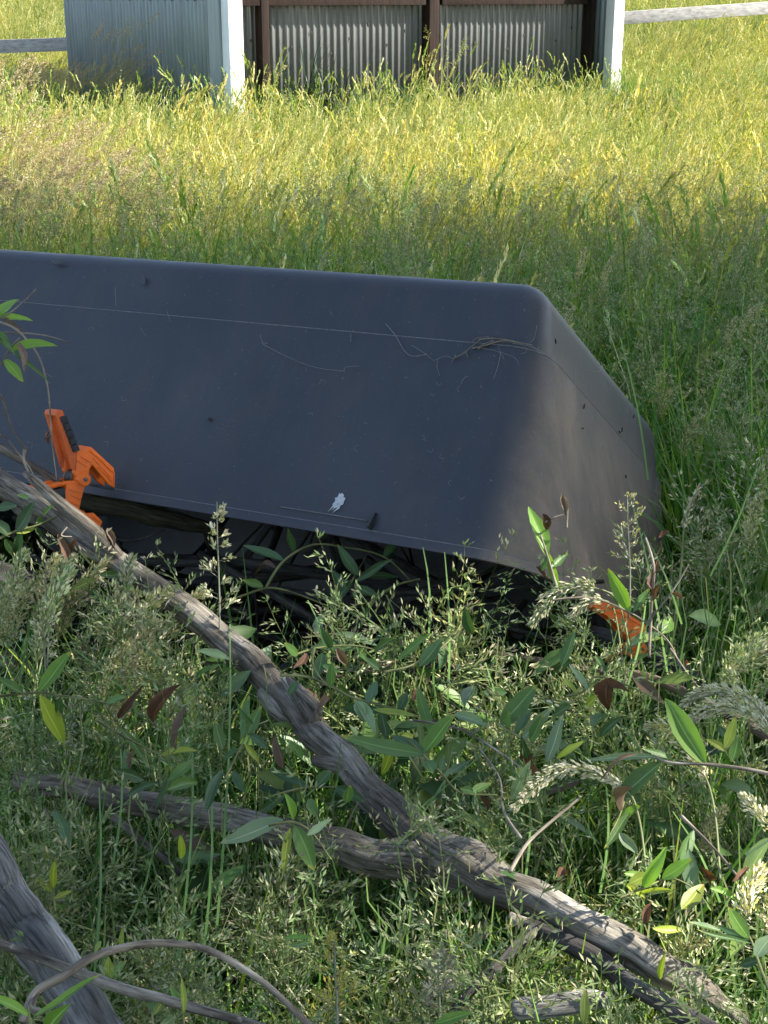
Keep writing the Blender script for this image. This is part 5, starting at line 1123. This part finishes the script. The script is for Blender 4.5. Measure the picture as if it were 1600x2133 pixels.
# ---- willow foliage still on the cut brush, deeper in the grass
mb = MB(); r2 = random.Random(19)
for k in range(150):
    x = r2.uniform(330, 1560); y = r2.uniform(1270, 1820)
    if mnoise.noise((x * .005, y * .005, 40)) < -.12: continue
    d = dveg(y) + r2.uniform(.02, .20); p = at(x, y, d); ln = r2.uniform(.045, .085); wd = ln * r2.uniform(.12, .19); az = r2.uniform(0, 6.28)
    dr = Vector((math.cos(az), math.sin(az) * .6, r2.uniform(-.9, .5))).normalized(); nn = ((CAM - p).normalized() * .6 + ZU * .5 + rdir(r2) * .6).normalized(); sd_ = dr.cross(nn).normalized(); nn = sd_.cross(dr)
    c = r2.choice([(.05, .11, .03), (.075, .15, .035), (.04, .085, .028), (.11, .19, .05), (.16, .24, .12), (.04, .09, .03), (.13, .09, .06), (.16, .22, .05)])
    pts = [(0, 0), (.2, .62), (.45, 1), (.75, .66), (1, 0)]; v = []; cc = []
    for t_, w_ in pts:
        o = p + dr * ln * t_ - nn * ln * .18 * t_ * t_
        v += [o - sd_ * wd * w_ + nn * wd * w_ * .35, o, o + sd_ * wd * w_ + nn * wd * w_ * .35]; cc += [c, cl(c, 1.35), cl(c, .9)]
    mb.add(v, [q for i in range(4) for q in ((3 * i, 3 * i + 1, 3 * i + 4, 3 * i + 3), (3 * i + 1, 3 * i + 2, 3 * i + 5, 3 * i + 4))], cc)
tag(place('willow_foliage', mb.mesh('willow_foliage', M_BLADEC)), 'loose willow leaves on the cut brush buried in the seed grass', 'foliage', kind='stuff')
# ---- leaf litter
mb = MB(); r2 = random.Random(9)
for k in range(420):
    y = r2.uniform(.9, 2.6); x = r2.uniform(-.42, .42) * y; z = r2.uniform(.02, .16); az = r2.uniform(0, 6.28); ln = r2.uniform(.05, .09); wd = ln * r2.uniform(.18, .3)
    d = Vector((math.cos(az), math.sin(az), r2.uniform(-.5, .5))).normalized(); s = d.cross(rdir(r2)).normalized(); u_ = s.cross(d); p = Vector((x, y, z))
    c = [(.16, .09, .05), (.10, .055, .03), (.20, .14, .08), (.07, .10, .035)][r2.randrange(4)]
    mb.add([p, p + d * ln * .35 + s * wd + u_ * wd * .5, p + d * ln * .4, p + d * ln * .35 - s * wd + u_ * wd * .4, p + d * ln * .75 + s * wd * .7 + u_ * wd * .3, p + d * ln * .75 - s * wd * .7, p + d * ln], [(0, 1, 2), (0, 2, 3), (1, 4, 6, 2), (2, 6, 5, 3)], c)
tag(place('leaf_litter', mb.mesh('leaf_litter', M_STEM)), 'brown fallen willow leaves littering the ground under the grass', 'leaf litter', kind='stuff')

# ------------------------------------------------------------------ shade tree standing out of frame to the right
def shade_tree(label, c, ax, nleaf, seed):
    r = thing('willow_tree', label, 'tree', Vector((c.x + .6, c.y - .4, 0)))
    tr = MB(); b = Vector((c.x + .6, c.y - .4, -.1))
    tube(tr, smooth_path([(b, .34), (b + Vector((-.05, .05, 1.5)), .26), (b + Vector((-.3, .2, c.z * .55)), .22), (c, .14), (c + Vector((-.2, .1, 1.6)), .05)], 30), 14, .12)
    r2 = random.Random(seed)
    for k in range(14):
        a = k * 2.4; e = c + Vector((math.cos(a) * ax[0] * .7, math.sin(a) * ax[1] * .7, r2.uniform(-.3, .5) * ax[2])); s = b + Vector((-.3, .2, c.z * (.45 + .02 * k)))
        tube(tr, smooth_path([(s, .09), (s.lerp(e, .4) + Vector((0, 0, .5)), .06), (s.lerp(e, .75) + Vector((0, 0, .5)), .035), (e, .012)], 16), 7)
    child('trunk', tr, M_BARK_BROWN, r)
    lf = MB()
    gaps = [(at(1440, 1800, 1.7), .20), (at(1580, 1580, 1.85), .14), (at(540, 1330, 1.98), .09), (at(330, 1215, 2.08), .11), (at(440, 1300, 2.02), .09), (at(1540, 2050, 1.5), .16), (at(40, 1180, 2.3), .09), (at(120, 1330, 1.98), .06), (at(720, 2010, 1.46), .06), (at(850, 1570, 1.78), .05), (at(1500, 1470, 1.85), .13), (at(1200, 1630, 1.72), .10), (at(1060, 1330, 1.98), .07), (at(1180, 1250, 2.0), .07), (at(450, 1120, 2.0), .05)]
    for k in range(nleaf):
        q = rdir(r2) * r2.random() ** .3; p = c + Vector((q.x * ax[0], q.y * ax[1], q.z * ax[2]))
        skip = False
        for g, rad in gaps:
            dv = p - g; h = (dv - SUN * dv.dot(SUN)).length
            if h < rad + .10 + .06 * r2.random(): skip = True; break
        if skip: continue
        d = rdir(r2); d.z = d.z * .5 - .4; d.normalize(); s = d.cross(rdir(r2)).normalized(); ln = r2.uniform(.22, .42); wd = ln * r2.uniform(.14, .22)
        lf.add([p, p + d * ln * .5 + s * wd, p + d * ln, p + d * ln * .5 - s * wd], [(0, 1, 2, 3)])
    child('crown', lf, M_TREELEAF, r, False)
c0 = Vector((0.6, 1.5, 0)) + Vector((SUN.x, SUN.y, 0)) * (9.5 / SUN.z); c0.z = 9.5
shade_tree('tall spreading willow standing to the right of the tub and shading it', c0, (5.8, 4.4, 2.3), 26000, 21)
shade_tree('unseen lower willow added behind the viewer to block bright sky', Vector((6.6, -2.4, 5.4)), (4.4, 4.0, 3.0), 15000, 22)  # unseen crown added to keep bright sky off the tub corner
